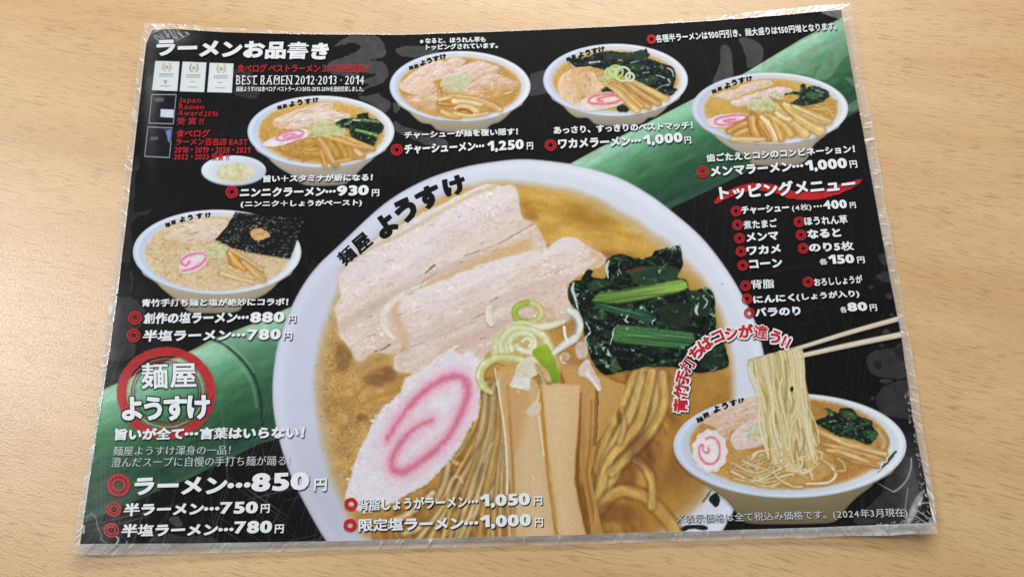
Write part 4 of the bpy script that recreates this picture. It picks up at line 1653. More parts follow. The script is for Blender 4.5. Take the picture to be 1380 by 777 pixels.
    fatA = [(zz((90, 420), (160, 390), (300, 300), (450, 230), (600, 150), (740, 90)), 15, (234, 226, 228), .45, 8),
            (zz((80, 470), (150, 460), (300, 380), (420, 300)), 8, (238, 232, 234), .5, 5),
            (zz((130, 345), (220, 290), (330, 240), (470, 160), (590, 95), (680, 62)), 5, (206, 186, 142), .6, 4),
            (zz((320, 560), (420, 460), (560, 390), (690, 330), (800, 290)), 17, (214, 176, 122), .75, 9),
            (zz((560, 330), (680, 290), (790, 230), (830, 205)), 1.4, (178, 140, 122), .8, 1.2),
            (zz((180, 560), (300, 470), (450, 400), (600, 340)), 10, (204, 180, 170), .5, 8),
            (zz((90, 600), (150, 560), (250, 500)), 14, (204, 176, 160), .5, 8),
            (zz((215, 700), (250, 690), (275, 672)), 1.4, (110, 82, 60), .8, 1.2),
            (zz((410, 400), (440, 372), (450, 366)), 1.8, (150, 92, 66), .85, 1.4), (zz((395, 455), (402, 430), (455, 398)), 1.2, (168, 118, 92), .6, 1.2)]
    p_pork(R, A, -28, 1.1, 8, (236, 226, 226), (222, 196, 176), seed=21, rough=2.6, fat=fatA, marks=90, halo=True)

    def fatband(im):
        P = zz((432, 428), (380, 446), (310, 478), (262, 515), (240, 548), (238, 590), (255, 625), (280, 648), (298, 660), (288, 640), (270, 612), (262, 580), (268, 545), (290, 518), (330, 490), (335, 470), (380, 455))
        im.poly(P, (228, 224, 212), 1.2, .6, 5, 33)
        im.atop = True
        im.tint(.1 * (fbm(im.X, im.Y, 8, 3, 34) - .5))
    Bp = zz((886, 302), (925, 268), (955, 258), (1000, 262), (1050, 298), (1112, 335), (1090, 370), (1040, 392), (975, 430), (962, 470), (985, 560), (900, 600), (760, 610), (700, 655), (640, 715), (560, 745), (500, 735), (440, 765), (390, 785), (300, 775), (288, 735), (300, 705), (328, 690), (312, 640), (282, 590), (278, 556), (300, 512), (330, 486), (400, 452), (480, 424), (600, 374), (720, 335), (830, 312), (868, 316))
    fatB = [(zz((330, 520), (440, 460), (600, 400), (760, 345), (900, 300), (1000, 285)), 16, (234, 228, 232), .5, 9),
            (zz((480, 490), (620, 420), (760, 370)), 8, (242, 238, 240), .4, 6),
            (zz((320, 680), (480, 610), (620, 540), (800, 460), (960, 420)), 12, (212, 188, 182), .55, 8),
            (zz((330, 690), (430, 655), (560, 600), (700, 520), (840, 470)), 1.6, (196, 164, 150), .6, 2),
            (zz((300, 500), (292, 560), (330, 640), (330, 690)), 12, (208, 172, 128), .6, 7),
            (zz((480, 700), (620, 640), (720, 590)), 16, (206, 176, 160), .5, 10),
            (zz((1060, 320), (1090, 345), (1040, 385)), 7, (206, 176, 128), .6, 6),
            (zz((660, 508), (680, 500), (690, 492)), 1.6, (140, 108, 98), .8, 1.2), (zz((590, 575), (640, 552)), 1.2, (178, 146, 132), .7, 1.2),
            (zz((655, 540), (652, 565), (668, 590)), 4, (234, 230, 222), .85, 1.5)]
    p_pork(R, Bp, -22, 1.1, 9, (236, 226, 226), (220, 194, 174), seed=47, rough=2.2, fat=fatB, marks=90, halo=True)
    patch('pork_fat', R, bbox(zz((230, 420), (440, 670)), 2), 0.9, fatband, 10, blur=.9)

    # spinach
    zs = Z(750, 310, 3.885)
    out = zs((60, 330), (78, 268), (128, 262), (140, 240), (160, 214), (188, 216), (186, 246), (255, 250), (258, 200), (272, 150), (330, 124), (400, 140), (470, 144), (500, 132), (520, 108), (590, 92), (640, 84), (662, 150), (664, 190), (632, 245), (680, 262), (692, 310), (735, 318), (790, 304), (826, 350), (832, 420), (838, 490), (868, 560), (888, 610), (904, 690), (880, 722), (800, 745), (700, 738), (560, 712), (430, 722), (300, 756), (232, 748), (182, 680), (160, 600), (146, 540), (120, 430), (84, 390))
    mids = [(zs((390, 215), (470, 190), (620, 190), (640, 230), (560, 265), (470, 290), (400, 270)), (44, 72, 46), .75), (zs((200, 400), (260, 380), (360, 410), (470, 420), (520, 460), (480, 480), (360, 450)), (48, 92, 62), .8),
            (zs((540, 400), (620, 380), (700, 390), (690, 500), (560, 500)), (40, 52, 34), .7), (zs((160, 280), (230, 256), (290, 280), (240, 300), (180, 320)), (50, 86, 58), .6), (zs((280, 680), (310, 670), (330, 720), (290, 750)), (70, 92, 54), .7),
            (zs((360, 215), (430, 190), (470, 200), (400, 222)), (96, 66, 44), .7), (zs((700, 340), (770, 320), (810, 370), (790, 440), (720, 450)), (38, 66, 46), .6), (zs((760, 600), (860, 620), (880, 700), (760, 720)), (34, 52, 38), .6)]
    stems = []
    lights = [(zs((90, 275), (84, 310), (96, 350), (112, 412)), 5.0), (zs((274, 160), (262, 200), (270, 250)), 5.0), (zs((62, 415), (100, 450), (124, 500), (105, 570), (60, 600)), 3.0), (zs((152, 480), (176, 530), (150, 570), (178, 620)), 2.2),
              (zs((325, 492), (300, 520), (292, 560), (280, 600)), 1.8), (zs((742, 382), (730, 420), (742, 445)), 5.0), (zs((768, 350), (790, 375), (770, 410)), 2.0), (zs((266, 620), (275, 650), (285, 658)), 2.2),
              (zs((375, 445), (360, 470), (375, 482)), 2.4), (zs((520, 465), (500, 480), (505, 498)), 2.2), (zs((330, 160), (325, 200), (345, 240)), 1.2), (zs((320, 215), (322, 235)), 2.4), (zs((210, 490), (208, 540)), 1.0),
              (zs((825, 658), (860, 655)), 2.0), (zs((110, 345), (140, 350)), 2.2), (zs((710, 345), (718, 352)), 2.4), (zs((205, 620), (212, 650)), 2.0), (zs((610, 100), (620, 90), (630, 110)), 2.2), (zs((250, 450), (262, 462)), 2.0)]
    p_greens(R, out, 1.0, 11, stems, [], mids, 51, rough=2.6, scale=24, nh=60, hs=.7, dark=(14, 25, 19), mid=(44, 74, 50))

    def stalks(im):
        def stem(P, cs, ang, seed):
            def col(X, Y, sd):
                a = math.radians(ang)
                v = -X * math.sin(a) + Y * math.cos(a)
                u = X * math.cos(a) + Y * math.sin(a)
                t = (v - v.min()) / (v.max() - v.min())
                st_ = vn(u, v, 60, 2.0, seed) * .6 + vn(u, v, 30, 1.0, seed + 1) * .4
                k = (u - u.min()) / (u.max() - u.min())
                c = mixa(cs[0], cs[1], k)
                c = c * (.66 + .85 * (st_ - .5) + .5 * np.sin(np.pi * np.clip(t * 1.25 - .1, 0, 1)))[..., None]
                e = np.clip(1 + sd / 2.5, 0, 1)[..., None]
                c = c * (1 - .45 * e)
                g = np.clip((vn(X, Y, 2.2, 1.5, seed + 4) - .8) * 8, 0, 1) * np.clip(.5 - t, 0, .5) * 1.6
                return np.clip(c + .5 * g[..., None], 0, 1)
            im.poly(P, col, 1.4, .8, 6, seed + 2, sm=False)
        stem(zs((180, 372), (205, 335), (232, 318), (330, 312), (450, 290), (560, 270), (655, 254), (682, 262), (692, 300), (640, 330), (540, 350), (430, 374), (320, 390), (230, 384)), ((72, 106, 48), (116, 144, 66)), -8, 301)
        stem(zs((176, 376), (240, 380), (330, 398), (430, 410), (500, 440), (520, 462), (440, 452), (340, 432), (250, 402)), ((54, 98, 62), (40, 84, 60)), 14, 305)
        stem(zs((285, 560), (298, 520), (322, 492), (430, 500), (560, 515), (720, 534), (728, 580), (700, 604), (650, 622), (520, 612), (400, 598), (300, 590)), ((66, 110, 60), (56, 100, 60)), 5, 309)
        rl = random.Random(17)
        for p_, w_ in lights:
            im.stroke(p_, [w_ * .35, w_, w_ * .8, w_ * .3], (214, 224, 228), edge=(150, 170, 166), soft=1.0, op=.95, wav=1.2, seed=rl.randrange(99))
        for cx_, cy_, n_, sp_ in ((115, 400, 22, 26), (200, 520, 40, 36), (200, 620, 34, 40), (340, 200, 20, 30), (380, 460, 16, 24), (500, 480, 14, 20), (750, 380, 20, 40), (270, 460, 24, 40), (640, 110, 12, 20), (700, 660, 16, 90), (420, 660, 18, 90), (230, 260, 14, 40), (560, 180, 12, 50)):
            for _ in range(n_ // 2):
                (x_, y_), = zs((rl.gauss(cx_, sp_), rl.gauss(cy_, sp_)))
                L_, a_ = rl.uniform(.5, 3.2), rl.uniform(0, 6.3)
                im.stroke([(x_, y_), (x_ + L_ * math.cos(a_), y_ + L_ * math.sin(a_)), (x_ + L_ * 1.3 * math.cos(a_ + .9), y_ + L_ * 1.3 * math.sin(a_ + .9))], rl.uniform(.5, 1.3), rl.choice([(216, 226, 226), (150, 172, 156), (96, 128, 104), (8, 16, 12), (10, 18, 14)]), soft=.9, op=rl.uniform(.4, .95))
    patch('spinach_stalk', R, bbox(out, 2), 0.8, stalks, 11.5, blur=.5)

    # narutomaki
    nar = [(608, 470), (620, 478), (634, 474), (650, 489), (647, 512), (647, 536), (644, 560), (640, 566), (626, 586), (618, 604), (604, 622), (586, 640), (570, 654), (548, 666), (520, 682), (495, 690), (478, 684), (466, 672), (472, 645), (478, 628), (482, 612), (490, 596), (498, 580), (503, 570), (516, 549), (528, 540), (542, 525), (546, 510), (560, 502), (576, 494), (588, 482)]
    sp = [(581, 566), (563, 574), (547, 587), (535, 604), (528, 620), (531, 633), (545, 634), (560, 626), (583, 609), (604, 588), (620, 560), (630, 530), (626, 511), (610, 507), (588, 516), (564, 534), (546, 554), (532, 574), (522, 592)]
    o = p_naruto(R, nar, sp, 11.5, 1.0, 12, pink=(214, 122, 148), base=(232, 226, 234), seed=61, rough=2.4, halo=(232, 184, 204), soft=3.0, speck=.018, edge=(228, 220, 218))

    def narfoam(im):
        r = random.Random(2)
        for _ in range(60):
            k = r.random()
            x = np.interp(k, [0, .4, 1], [470, 505, 600]) + r.gauss(0, 3)
            y = np.interp(k, [0, .4, 1], [655, 565, 478]) + r.gauss(0, 3)
            im.blob(x, y, r.uniform(1.5, 4), r.uniform(1.5, 3.5), r.choice([(232, 230, 232), (222, 214, 214), (238, 236, 238)]), .8, r.uniform(.5, .9))
        for p, w in ((((542, 525), (556, 512), (580, 492), (592, 480)), 3.0), (((603, 477), (612, 468), (616, 466)), 4.0), (((646, 486), (652, 482), (650, 492)), 2.0)):
            im.stroke(p, w, (234, 228, 222), soft=1.2, op=.9)
    patch('foam', R, (455, 458, 660, 672), 1.0, narfoam, 13, blur=1.0)

    # bamboo shoots
    z8 = Z(560, 380, 4.3167)

    def slab(P, c0, c1, seed, edge=(206, 158, 84), eo=.5):
        def f(im):
            def col(X, Y, sd):
                n = fbm(X, Y, 26, 4, seed, ang=86, ratio=.12)
                t = np.clip((Y - 500) / 230, 0, 1)
                n2 = fbm(X, Y, 30, 3, seed + 4, ang=87, ratio=.07)
                c = mixa(c0, c1, t + .8 * (n - .5)) * (1 + .07 * (n2 - .5))[..., None]
                e = np.clip(1 + sd / 5, 0, 1)[..., None] ** 2
                return np.clip(c * (1 - eo * e) + C3(edge) * eo * e, 0, 1)
            im.poly(P, col, 2.0, 1.6, 16, seed + 1, sm=False)
            im.atop = True
            b = bbox(P, 0)
            r = random.Random(seed)
            for _ in range(8):
                x = r.uniform(b[0], b[2])
                y = r.uniform(b[1], b[3])
                im.stroke([(x, y), (x + r.uniform(-1, 2), y + r.uniform(20, 70))], r.uniform(.8, 1.6), r.choice([(226, 196, 150), (176, 132, 76)]), soft=2, op=.2)
        return patch('bamboo_shoot', R, bbox(P, 3), 1.0, f, slab.k, clip=True, blur=2.0)
    slab.k = 14
    slab([(755, 487), (781, 493), (800, 506), (806, 540), (802, 600), (796, 640), (806, 690), (812, 722), (798, 722), (786, 650), (770, 560)], (204, 160, 96), (180, 134, 70), 71)
    slab([(803, 505), (843, 518), (835, 545), (812, 585), (800, 600), (803, 560)], (202, 160, 98), (182, 136, 70), 72)
    slab.k = 15
    slab([(668, 500), (690, 494), (714, 506), (727, 520), (732, 560), (740, 640), (747, 700), (750, 728), (691, 730), (690, 680), (684, 620), (676, 555)], (214, 178, 126), (212, 184, 142), 73)
    slab.k = 16
    slab([(729, 518), (750, 516.5), (781.5, 519.5), (780, 560), (775, 620), (774, 645), (780, 680), (790, 722), (752, 724), (747, 690), (740, 640), (733, 570)], (226, 192, 146), (214, 180, 132), 74, eo=.3)

    def gloss(im):
        im.stroke([(729, 528), (733, 575), (739, 640), (747, 695), (751, 724)], [1, 3.5, 3, 4, 4], (150, 98, 40), soft=3, op=.75)
        im.stroke([(783, 530), (781, 580), (778, 640), (784, 680), (794, 724)], [1.5, 3.5, 5, 5, 4], (116, 70, 30), soft=3, op=.8)
        im.stroke([(797, 540), (795, 600), (791, 640), (800, 690), (806, 724)], [1.5, 2.5, 3, 3.5, 3], (134, 86, 38), soft=3, op=.6)
        im.stroke([(686, 560), (690, 620), (693, 690), (694, 724)], [1.5, 2.5, 3, 3], (168, 112, 48), soft=4, op=.6)
        im.poly([(700, 560), (722, 566), (730, 640), (738, 722), (706, 722)], (226, 198, 156), 16, op=.45)
        im.poly([(738, 540), (760, 536), (764, 640), (772, 716), (756, 716)], (232, 204, 164), 14, op=.4)
        im.poly([(678, 508), (700, 502), (712, 540), (700, 600), (688, 600)], (198, 146, 84), 14, op=.45)
        for p, w in ((((671, 512), (674, 540), (680, 580), (684, 640), (683, 665)), 2.6), (((726, 560), (730, 590), (733, 614)), 2.0), (((667, 496), (670, 520)), 2), (((727, 525), (722, 545), (713, 552)), 2), (((741, 640), (746, 690), (753, 716)), 1.6), (((700, 518), (701, 522)), 2.4), (((698, 526), (699, 528)), 1.8), (((718, 640), (719, 648)), 1.6)):
            im.stroke(p, w, (234, 224, 202), soft=1.4, op=.85)
        im.stroke([(728, 522), (733, 580), (741, 640), (748, 700), (750, 722)], 5, (206, 156, 74), soft=4, op=.7)
        for p in (((684, 520), (690, 600), (694, 690)), ((741, 650), (747, 700), (752, 722)), ((776, 645), (786, 690), (795, 720)), ((786, 560), (787, 640), (800, 700))):
            im.stroke(p, 2.2, (160, 106, 44), soft=4, op=.4)
        im.poly([(713, 548), (722, 540), (729, 545), (727, 555), (718, 561), (710, 557)], (222, 208, 190), 2, 1, 4, 5, op=.8)
    patch('gloss', R, (660, 490, 800, 728), 0.9, gloss, 17, clip=True, blur=.8)

    # spring onion rings
    def negi(im):
        s0 = im.stroke
        im.stroke = lambda p, w, *a, **k: s0(p, [q * 1.3 for q in w] if isinstance(w, list) else w * 1.3, *a, **k)
        z = z8
        cream, green, pale = (222, 222, 176), (176, 196, 84), (232, 232, 208)
        # ring lying on the pork
        im.stroke([(x, y) for x, y in z([(655 + 78 * math.cos(t), 175 + 55 * math.sin(t)) for t in np.linspace(0, 2 * math.pi, 24)])], 6.5, (206, 206, 140), edge=(178, 186, 96), soft=1.2, hl=.2)
        im.stroke(z((640, 232), (590, 215), (576, 170), (600, 135), (650, 118)), 6.5, (170, 188, 70), edge=(140, 160, 50), soft=1.2, op=.9)
        im.blob(*z((693, 195))[0], 2.4, 2.2, (240, 232, 206), .5, .9)
        im.stroke(z((430, 150), (424, 195), (440, 238)), 6, (228, 230, 206), soft=1.4)
        im.stroke(z((745, 150), (790, 160), (800, 200), (760, 225)), 2, (204, 172, 140), soft=1.5, op=.7)
        # shade under the pile
        im.poly(z((470, 450), (470, 330), (560, 260), (740, 270), (800, 380), (850, 450), (800, 590), (740, 590), (690, 480)), (206, 186, 138), 8, op=.8)
        im.poly(z((830, 400), (900, 390), (990, 440), (960, 480), (850, 470)), (178, 128, 74), 6, op=.7)
        # long curls
        im.stroke(z((450, 430), (470, 350), (530, 275), (620, 245), (700, 262), (790, 250), (860, 228)), [4, 7, 8, 8, 7, 7, 5], pale, edge=(204, 206, 150), soft=1.2, hl=.15)
        im.stroke(z((475, 430), (485, 350), (540, 290), (620, 262)), 11, (224, 224, 184), edge=(204, 206, 150), soft=1.6)
        im.stroke(z((520, 430), (525, 360), (575, 310)), 9, (230, 230, 200), edge=(208, 208, 160), soft=1.6)
        im.stroke(z((500, 400), (500, 340), (560, 275), (650, 272), (740, 310), (780, 380)), 8.5, cream, edge=(196, 198, 130), soft=1.2, hl=.2)
        im.stroke(z((560, 390), (550, 340), (590, 300), (660, 300), (690, 340), (680, 390), (630, 400), (590, 370)), 6.5, (226, 226, 186), edge=(198, 198, 136), soft=1.2, hl=.2)
        im.stroke(z((600, 385), (660, 405), (720, 400), (770, 370)), 6, pale, edge=(200, 202, 150), soft=1.2)
        im.stroke(z((620, 345), (650, 325), (678, 350), (660, 372)), 4, (232, 232, 200), edge=(188, 178, 112), soft=1.2)
        im.stroke(z((440, 640), (390, 600), (372, 540), (400, 480), (470, 440), (560, 440), (640, 455)), [5, 8, 9, 9, 8, 8, 6], (214, 214, 150), edge=(186, 190, 106), soft=1.3, hl=.2)
        im.stroke(z((360, 560), (372, 500), (400, 462)), 1.6, (242, 240, 230), soft=1, op=.9)
        # white fragments
        im.poly(z((600, 470), (690, 430), (720, 520), (670, 560), (660, 625), (600, 618), (548, 604), (570, 560)), (220, 212, 188), 1.6, 1, 5, 4)
        im.poly(z((548, 604), (570, 545), (668, 565), (664, 626)), (232, 228, 220), 1.4, .6, 5, 6, sm=False)
        im.stroke(z((890, 160), (930, 190), (955, 250), (930, 320), (870, 360), (805, 410)), [7, 9, 8, 8, 8, 5], (226, 228, 226), edge=(196, 200, 176), soft=1.2, hl=.1)
        im.stroke(z((905, 200), (935, 240), (925, 300)), 3, (150, 158, 160), soft=2, op=.7)
        im.stroke(z((865, 262), (870, 310), (885, 345)), 3, (236, 238, 236), soft=1)
        im.poly(z((930, 370), (980, 345), (1002, 390), (990, 440), (945, 440)), (206, 194, 186), 2, 1, 4, 8, op=.9)
        im.poly(z((955, 490), (1000, 450), (1030, 500), (1080, 600), (1065, 632), (1000, 560), (950, 540)), (222, 210, 206), 1.6, 1, 4, 9, op=.92)
        im.stroke(z((1000, 530), (1040, 580), (1068, 625)), 2.2, (238, 236, 236), soft=1, op=.9)
        im.blob(*z((870, 432))[0], 6.5, 6, (206, 182, 152), .3, .9)
        im.blob(*z((870, 432))[0], 3.4, 3.2, (186, 152, 112), .4, .9)
        im.stroke(z((842, 432), (850, 462), (872, 470)), 1.4, (238, 230, 216), soft=1)
        # bright green leaf
        im.poly(z((680, 402), (760, 360), (800, 430), (828, 500), (842, 578), (800, 582), (770, 520), (720, 470)), lambda X, Y, sd: mixa((164, 190, 60), (128, 160, 44), (Y - 465) / 45 + .5 * (fbm(X, Y, 6, 3, 6) - .5)), 1.2, .5, 4, 11)
        im.stroke(z((700, 480), (740, 560), (770, 588), (800, 580)), 3.5, (150, 132, 70), soft=2, op=.8)
        im.stroke(z((690, 470), (730, 540), (752, 588)), 1.8, (214, 196, 140), soft=1.2, op=.9)
        im.atop = True
        im.tint(.14 * (fbm(im.X, im.Y, 6, 3, 14) - .5))
    patch('spring_onion', R, (638, 396, 815, 536), 0.9, negi, 18, blur=1.0)

    z5 = Z(360, 200, 3.833)
    it = []
    for ch, x, y, r, w, h in (('麺', 412, 553, -42, 23, 21), ('屋', 490, 488, -40, 25, 24), ('よ', 612, 398, -35, 34, 32), ('う', 716, 318, -31, 38, 34), ('す', 835, 252, -25, 36, 31), ('け', 968, 194, -18, 34, 27)):
        (px, py), = z5((x, y))
        it.append((ch, px, py, r, w, h))
    p_letter(R, it, 13.5, .07)


# ---- the six small bowls ----
def build_small_bowls():
    # 1: garlic ramen -------------------------------------------------
    z = Z(325, 120, 5.755)
    R = empty('ramen_picture', MENU)
    R['label'] = 'small ramen picture beside the garlic dish'
    p_bowl(R, 432.5, 177.5, 99, 48.5, (402, 471, 250.5), .8, 4)
    soup = z(*ell(622, 335, 495, 248))
    p_soup(R, soup, (182, 134, 60), (222, 184, 104), .8, 5, .08, gy=-.3, seed=3)
    p_noodles(R, [(z(p), w / 5.755) for p, w in ((((350, 450), (430, 400), (560, 400)), 18), (((340, 500), (450, 440), (600, 440)), 18), (((380, 540), (480, 480), (610, 470)), 18), (((420, 420), (520, 370), (570, 380)), 16), (((300, 470), (400, 520), (560, 530)), 16),
                                                (((480, 560), (560, 520), (640, 540)), 16), (((360, 420), (420, 480), (540, 500)), 14), (((450, 520), (500, 460), (590, 420)), 14))], (375, 178, 445, 225), .7, 6, seed=4, edge=(160, 104, 40), cols=((214, 164, 80), (196, 142, 58), (224, 184, 104)))
    p_pork(R, z((250, 240), (330, 200), (480, 145), (600, 110), (700, 105), (712, 150), (740, 180), (600, 205), (380, 245), (370, 290), (310, 310), (255, 290)), -15, .7, 7, (232, 212, 194), (220, 184, 146), seed=5, marks=30)
    p_pork(R, z((362, 235), (480, 200), (620, 180), (780, 182), (850, 200), (800, 235), (700, 265), (560, 290), (480, 300), (350, 310), (370, 275)), -8, .7, 8, (234, 220, 214), (220, 192, 168), seed=6, marks=30)
    p_greens(R, z((720, 270), (780, 235), (850, 225), (900, 220), (900, 200), (980, 188), (990, 225), (1060, 240), (1105, 290), (1090, 335), (1070, 350), (1050, 400), (1020, 445), (950, 420), (870, 380), (840, 350), (830, 310), (760, 295)), .7, 9,
             [(z((880, 235), (980, 245), (1070, 255)), 3.2, (110, 140, 80), (60, 96, 50)), (z((890, 320), (960, 335), (1060, 362)), 4.6, (112, 154, 76), (58, 100, 48))],
             [(z((860, 240), (920, 246)), 1.4), (z((800, 275), (840, 268)), 1.0)], (), 7, scale=7, rough=1.0, nh=36, hs=.7)
    p_naruto(R, z((165, 425), (260, 370), (380, 320), (490, 310), (540, 335), (500, 375), (420, 400), (300, 440), (210, 448)), z((420, 352), (370, 352), (330, 365), (340, 378), (400, 370), (470, 355), (482, 335), (440, 322), (360, 332), (290, 362), (276, 388), (320, 398), (400, 385), (470, 368)), 2.0, .6, 10, seed=8, rough=.8, pink=(206, 120, 160), base=(238, 228, 236))
    p_menma(R, [(z((620, 470), (640, 560), (650, 590)), 7, (206, 150, 70)), (z((600, 390), (660, 470), (710, 560), (730, 580)), [9, 11, 11, 12]), (z((740, 400), (790, 470), (800, 540)), 10, (202, 146, 66)), (z((880, 430), (900, 480), (940, 520)), 9), (z((740, 565), (840, 545), (940, 530)), 5), (z((640, 360), (740, 385), (880, 430), (1025, 470)), [4, 8, 8, 6], (216, 168, 92)),
                (z((800, 370), (900, 410), (1020, 460)), 5, (222, 178, 104))], .7, 11, seed=9)
    p_negi(R, *z((640, 310))[0], 22, 12, .6, 12, seed=10, n=80, s=.8)
    p_negi(R, *z((760, 335))[0], 11, 6, .6, 13, seed=11, n=26, s=.8, cols=((168, 202, 92), (196, 216, 130), (222, 228, 190)))
    small_letters(R, [(*z((297, 142))[0], -12, 6.5), (*z((338, 133))[0], -10, 6.5), (*z((395, 115))[0], -9, 9.5), (*z((455, 103))[0], -8, 10), (*z((518, 95))[0], -7, 9.5), (*z((578, 85))[0], -6, 8.5)], 7)

    # garlic dish
    D = empty('garlic_dish_picture', MENU)
    zg = Z(160, 190, 3.833)

    def dish(im):
        im.poly(ell(315, 231, 43.5, 19.5), (170, 176, 186), 1.3)
        im.poly(ell(315, 229, 43.5, 19.5), lambda X, Y, sd: mixa((226, 232, 242), (196, 204, 218), (X - 285) / 80 + .25 * (Y - 229) / 20), 1.3)
        im.atop = True
        im.poly(ell(314, 230, 31, 13), (206, 212, 222), 8, op=.6)
        im.stroke([(274, 226), (290, 214), (315, 211), (340, 214), (356, 226)], 2, (240, 244, 250), soft=2, op=.8)
    patch('dish', D, (268, 206, 362, 254), .8, dish, 4)

    def paste(im):
        im.poly(zg((505, 165), (530, 130), (590, 115), (650, 122), (692, 150), (690, 180), (640, 205), (570, 208), (515, 190)), lambda X, Y, sd: mixa((200, 194, 148), (228, 224, 186), 2.2 * (fbm(X, Y, 5, 4, 5) - .25)), 1.4, 1.2, 4, 6)
    patch('garlic_paste', D, (288, 216, 344, 248), .6, paste, 5)

    # 2: pork slices ---------------------------------------------------
    z = Z(515, 60, 6.214)
    R = empty('ramen_picture', MENU)
    R['label'] = 'small ramen picture covered with many pork slices'
    p_bowl(R, 620, 116.5, 95, 47.5, (586, 657, 178.5), .8, 4, body=(200, 186, 164))
    p_soup(R, z(*ell(650, 360, 520, 258)), (186, 136, 66), (218, 178, 104), .8, 5, .06, seed=13)
    p_pork(R, z((140, 355), (180, 300), (280, 220), (400, 150), (520, 140), (560, 160), (470, 260), (420, 300), (460, 370), (420, 410), (370, 445), (300, 425), (200, 400)), -30, .7, 6, (236, 214, 202), (224, 190, 158), seed=14, marks=24)
    p_pork(R, z((190, 440), (300, 430), (400, 430), (470, 400), (480, 500), (475, 600), (400, 590), (280, 540), (210, 490)), 10, .7, 7, (226, 198, 168), (208, 160, 96), seed=15, marks=12)
    p_pork(R, z((400, 300), (440, 220), (540, 140), (620, 108), (690, 130), (680, 170), (600, 220), (520, 280), (440, 305)), -35, .7, 8, (236, 216, 210), (224, 192, 166), seed=16, marks=14)
    p_pork(R, z((500, 300), (600, 220), (700, 170), (800, 140), (890, 160), (975, 190), (960, 240), (860, 260), (760, 300), (720, 350), (600, 330)), -25, .7, 9, (234, 214, 208), (222, 188, 160), seed=17, marks=16)
    p_pork(R, z((640, 400), (740, 330), (850, 260), (950, 245), (1060, 290), (1150, 320), (1150, 360), (1040, 420), (910, 470), (800, 460), (680, 430)), -12, .7, 10, (232, 206, 196), (206, 156, 88), seed=18, marks=30)
    p_menma(R, [(z((480, 385), (485, 430), (500, 460)), 4, (214, 168, 96)), (z((480, 490), (540, 495), (620, 495)), 7, (202, 148, 70)), (z((480, 465), (560, 445), (620, 450)), 4), (z((500, 560), (560, 590), (640, 600)), 10, (214, 168, 96)), (z((600, 470), (700, 480), (830, 500)), [8, 10, 6], (236, 206, 150)),
                (z((610, 540), (660, 515), (740, 530), (800, 570)), [4, 7, 8, 8]), (z((600, 570), (700, 595), (790, 590), (880, 575)), 5, (228, 190, 124)), (z((560, 425), (680, 435), (820, 465), (930, 515), (990, 550)), [3, 5, 6, 9, 7], (226, 186, 118)), (z((640, 545), (700, 545), (750, 572)), 3, (180, 110, 50))], .7, 11, seed=19)
    p_negi(R, *z((600, 330))[0], 17, 12, .6, 12, seed=20, n=70, s=.8, cols=((226, 232, 214), (206, 222, 190), (236, 240, 230), (190, 214, 170)))
    p_negi(R, *z((690, 290))[0], 8, 6, .6, 13, seed=24, n=26, s=1.0, cols=((206, 228, 200), (186, 214, 166), (222, 234, 214)))
    small_letters(R, [(*z((243, 195))[0], -16, 6.5), (*z((285, 182))[0], -14, 6.5), (*z((340, 155))[0], -13, 9.5), (*z((395, 135))[0], -12, 10), (*z((452, 118))[0], -10, 9.5), (*z((510, 103))[0], -8, 9.5)], 11)

    # 3: seaweed -------------------------------------------------------
    z = Z(725, 50, 6.214)
    R = empty('ramen_picture', MENU)
    R['label'] = 'small ramen picture half covered with dark wakame seaweed'
    p_bowl(R, 829.5, 108, 97.5, 48.8, (798, 868, 170), .8, 4, left=(208, 216, 234))
    p_soup(R, z(*ell(650, 365, 535, 260)), (188, 142, 66), (218, 182, 108), .8, 5, .05, seed=25)
    p_greens(R, z((240, 190), (330, 175), (420, 165), (480, 140), (600, 120), (700, 130), (800, 125), (870, 110), (910, 100), (935, 155), (920, 180), (990, 200), (1080, 235), (1130, 250), (1150, 310), (1145, 390), (1130, 425), (1170, 435), (1150, 460), (1100, 495), (1000, 450), (900, 400), (820, 370), (740, 330), (560, 280), (440, 250), (300, 250)), .7, 6, (),
             [(z((430, 215), (480, 210), (520, 205)), 1.6), (z((1080, 260), (1120, 280), (1135, 330)), 1.4), (z((990, 320), (1030, 330), (1060, 345)), 1.2), (z((880, 300), (930, 295)), 1.2), (z((975, 450), (1040, 410), (1100, 400)), 1.0), (z((250, 200), (300, 250)), 1.2), (z((780, 215), (840, 200)), 1.0), (z((1090, 350), (1110, 390)), 1.2)],
             [(z((560, 150), (700, 140), (880, 120), (900, 160), (760, 190), (600, 190)), (52, 76, 56), .6), (z((740, 230), (840, 220), (900, 260), (820, 290)), (46, 84, 52), .6), (z((870, 380), (960, 320), (1000, 340), (930, 400)), (54, 92, 52), .6)], 26, dark=(18, 28, 26), mid=(40, 62, 50), scale=8, rough=1.3, nh=110, hs=.8, name='seaweed')
    p_pork(R, z((180, 480), (165, 400), (200, 320), (280, 265), (380, 250), (460, 255), (540, 300), (480, 330), (400, 350), (370, 420), (360, 520), (290, 558), (220, 530)), 80, .7, 7, (232, 204, 168), (214, 166, 104), seed=27, marks=14, flip=-1)
    p_pork(R, z((355, 320), (400, 290), (470, 300), (500, 360), (560, 420), (480, 470), (390, 500), (365, 420)), 75, .7, 8, (238, 216, 190), (220, 180, 130), seed=28, marks=10)
    p_greens(R, z((530, 445), (590, 415), (660, 440), (620, 470), (560, 472)), .7, 8, (), (), (), 29, scale=5, rough=.8)
    p_greens(R, z((660, 590), (710, 565), (760, 600), (740, 630), (670, 620)), .7, 8, (), (), (), 30, scale=5, rough=.8)
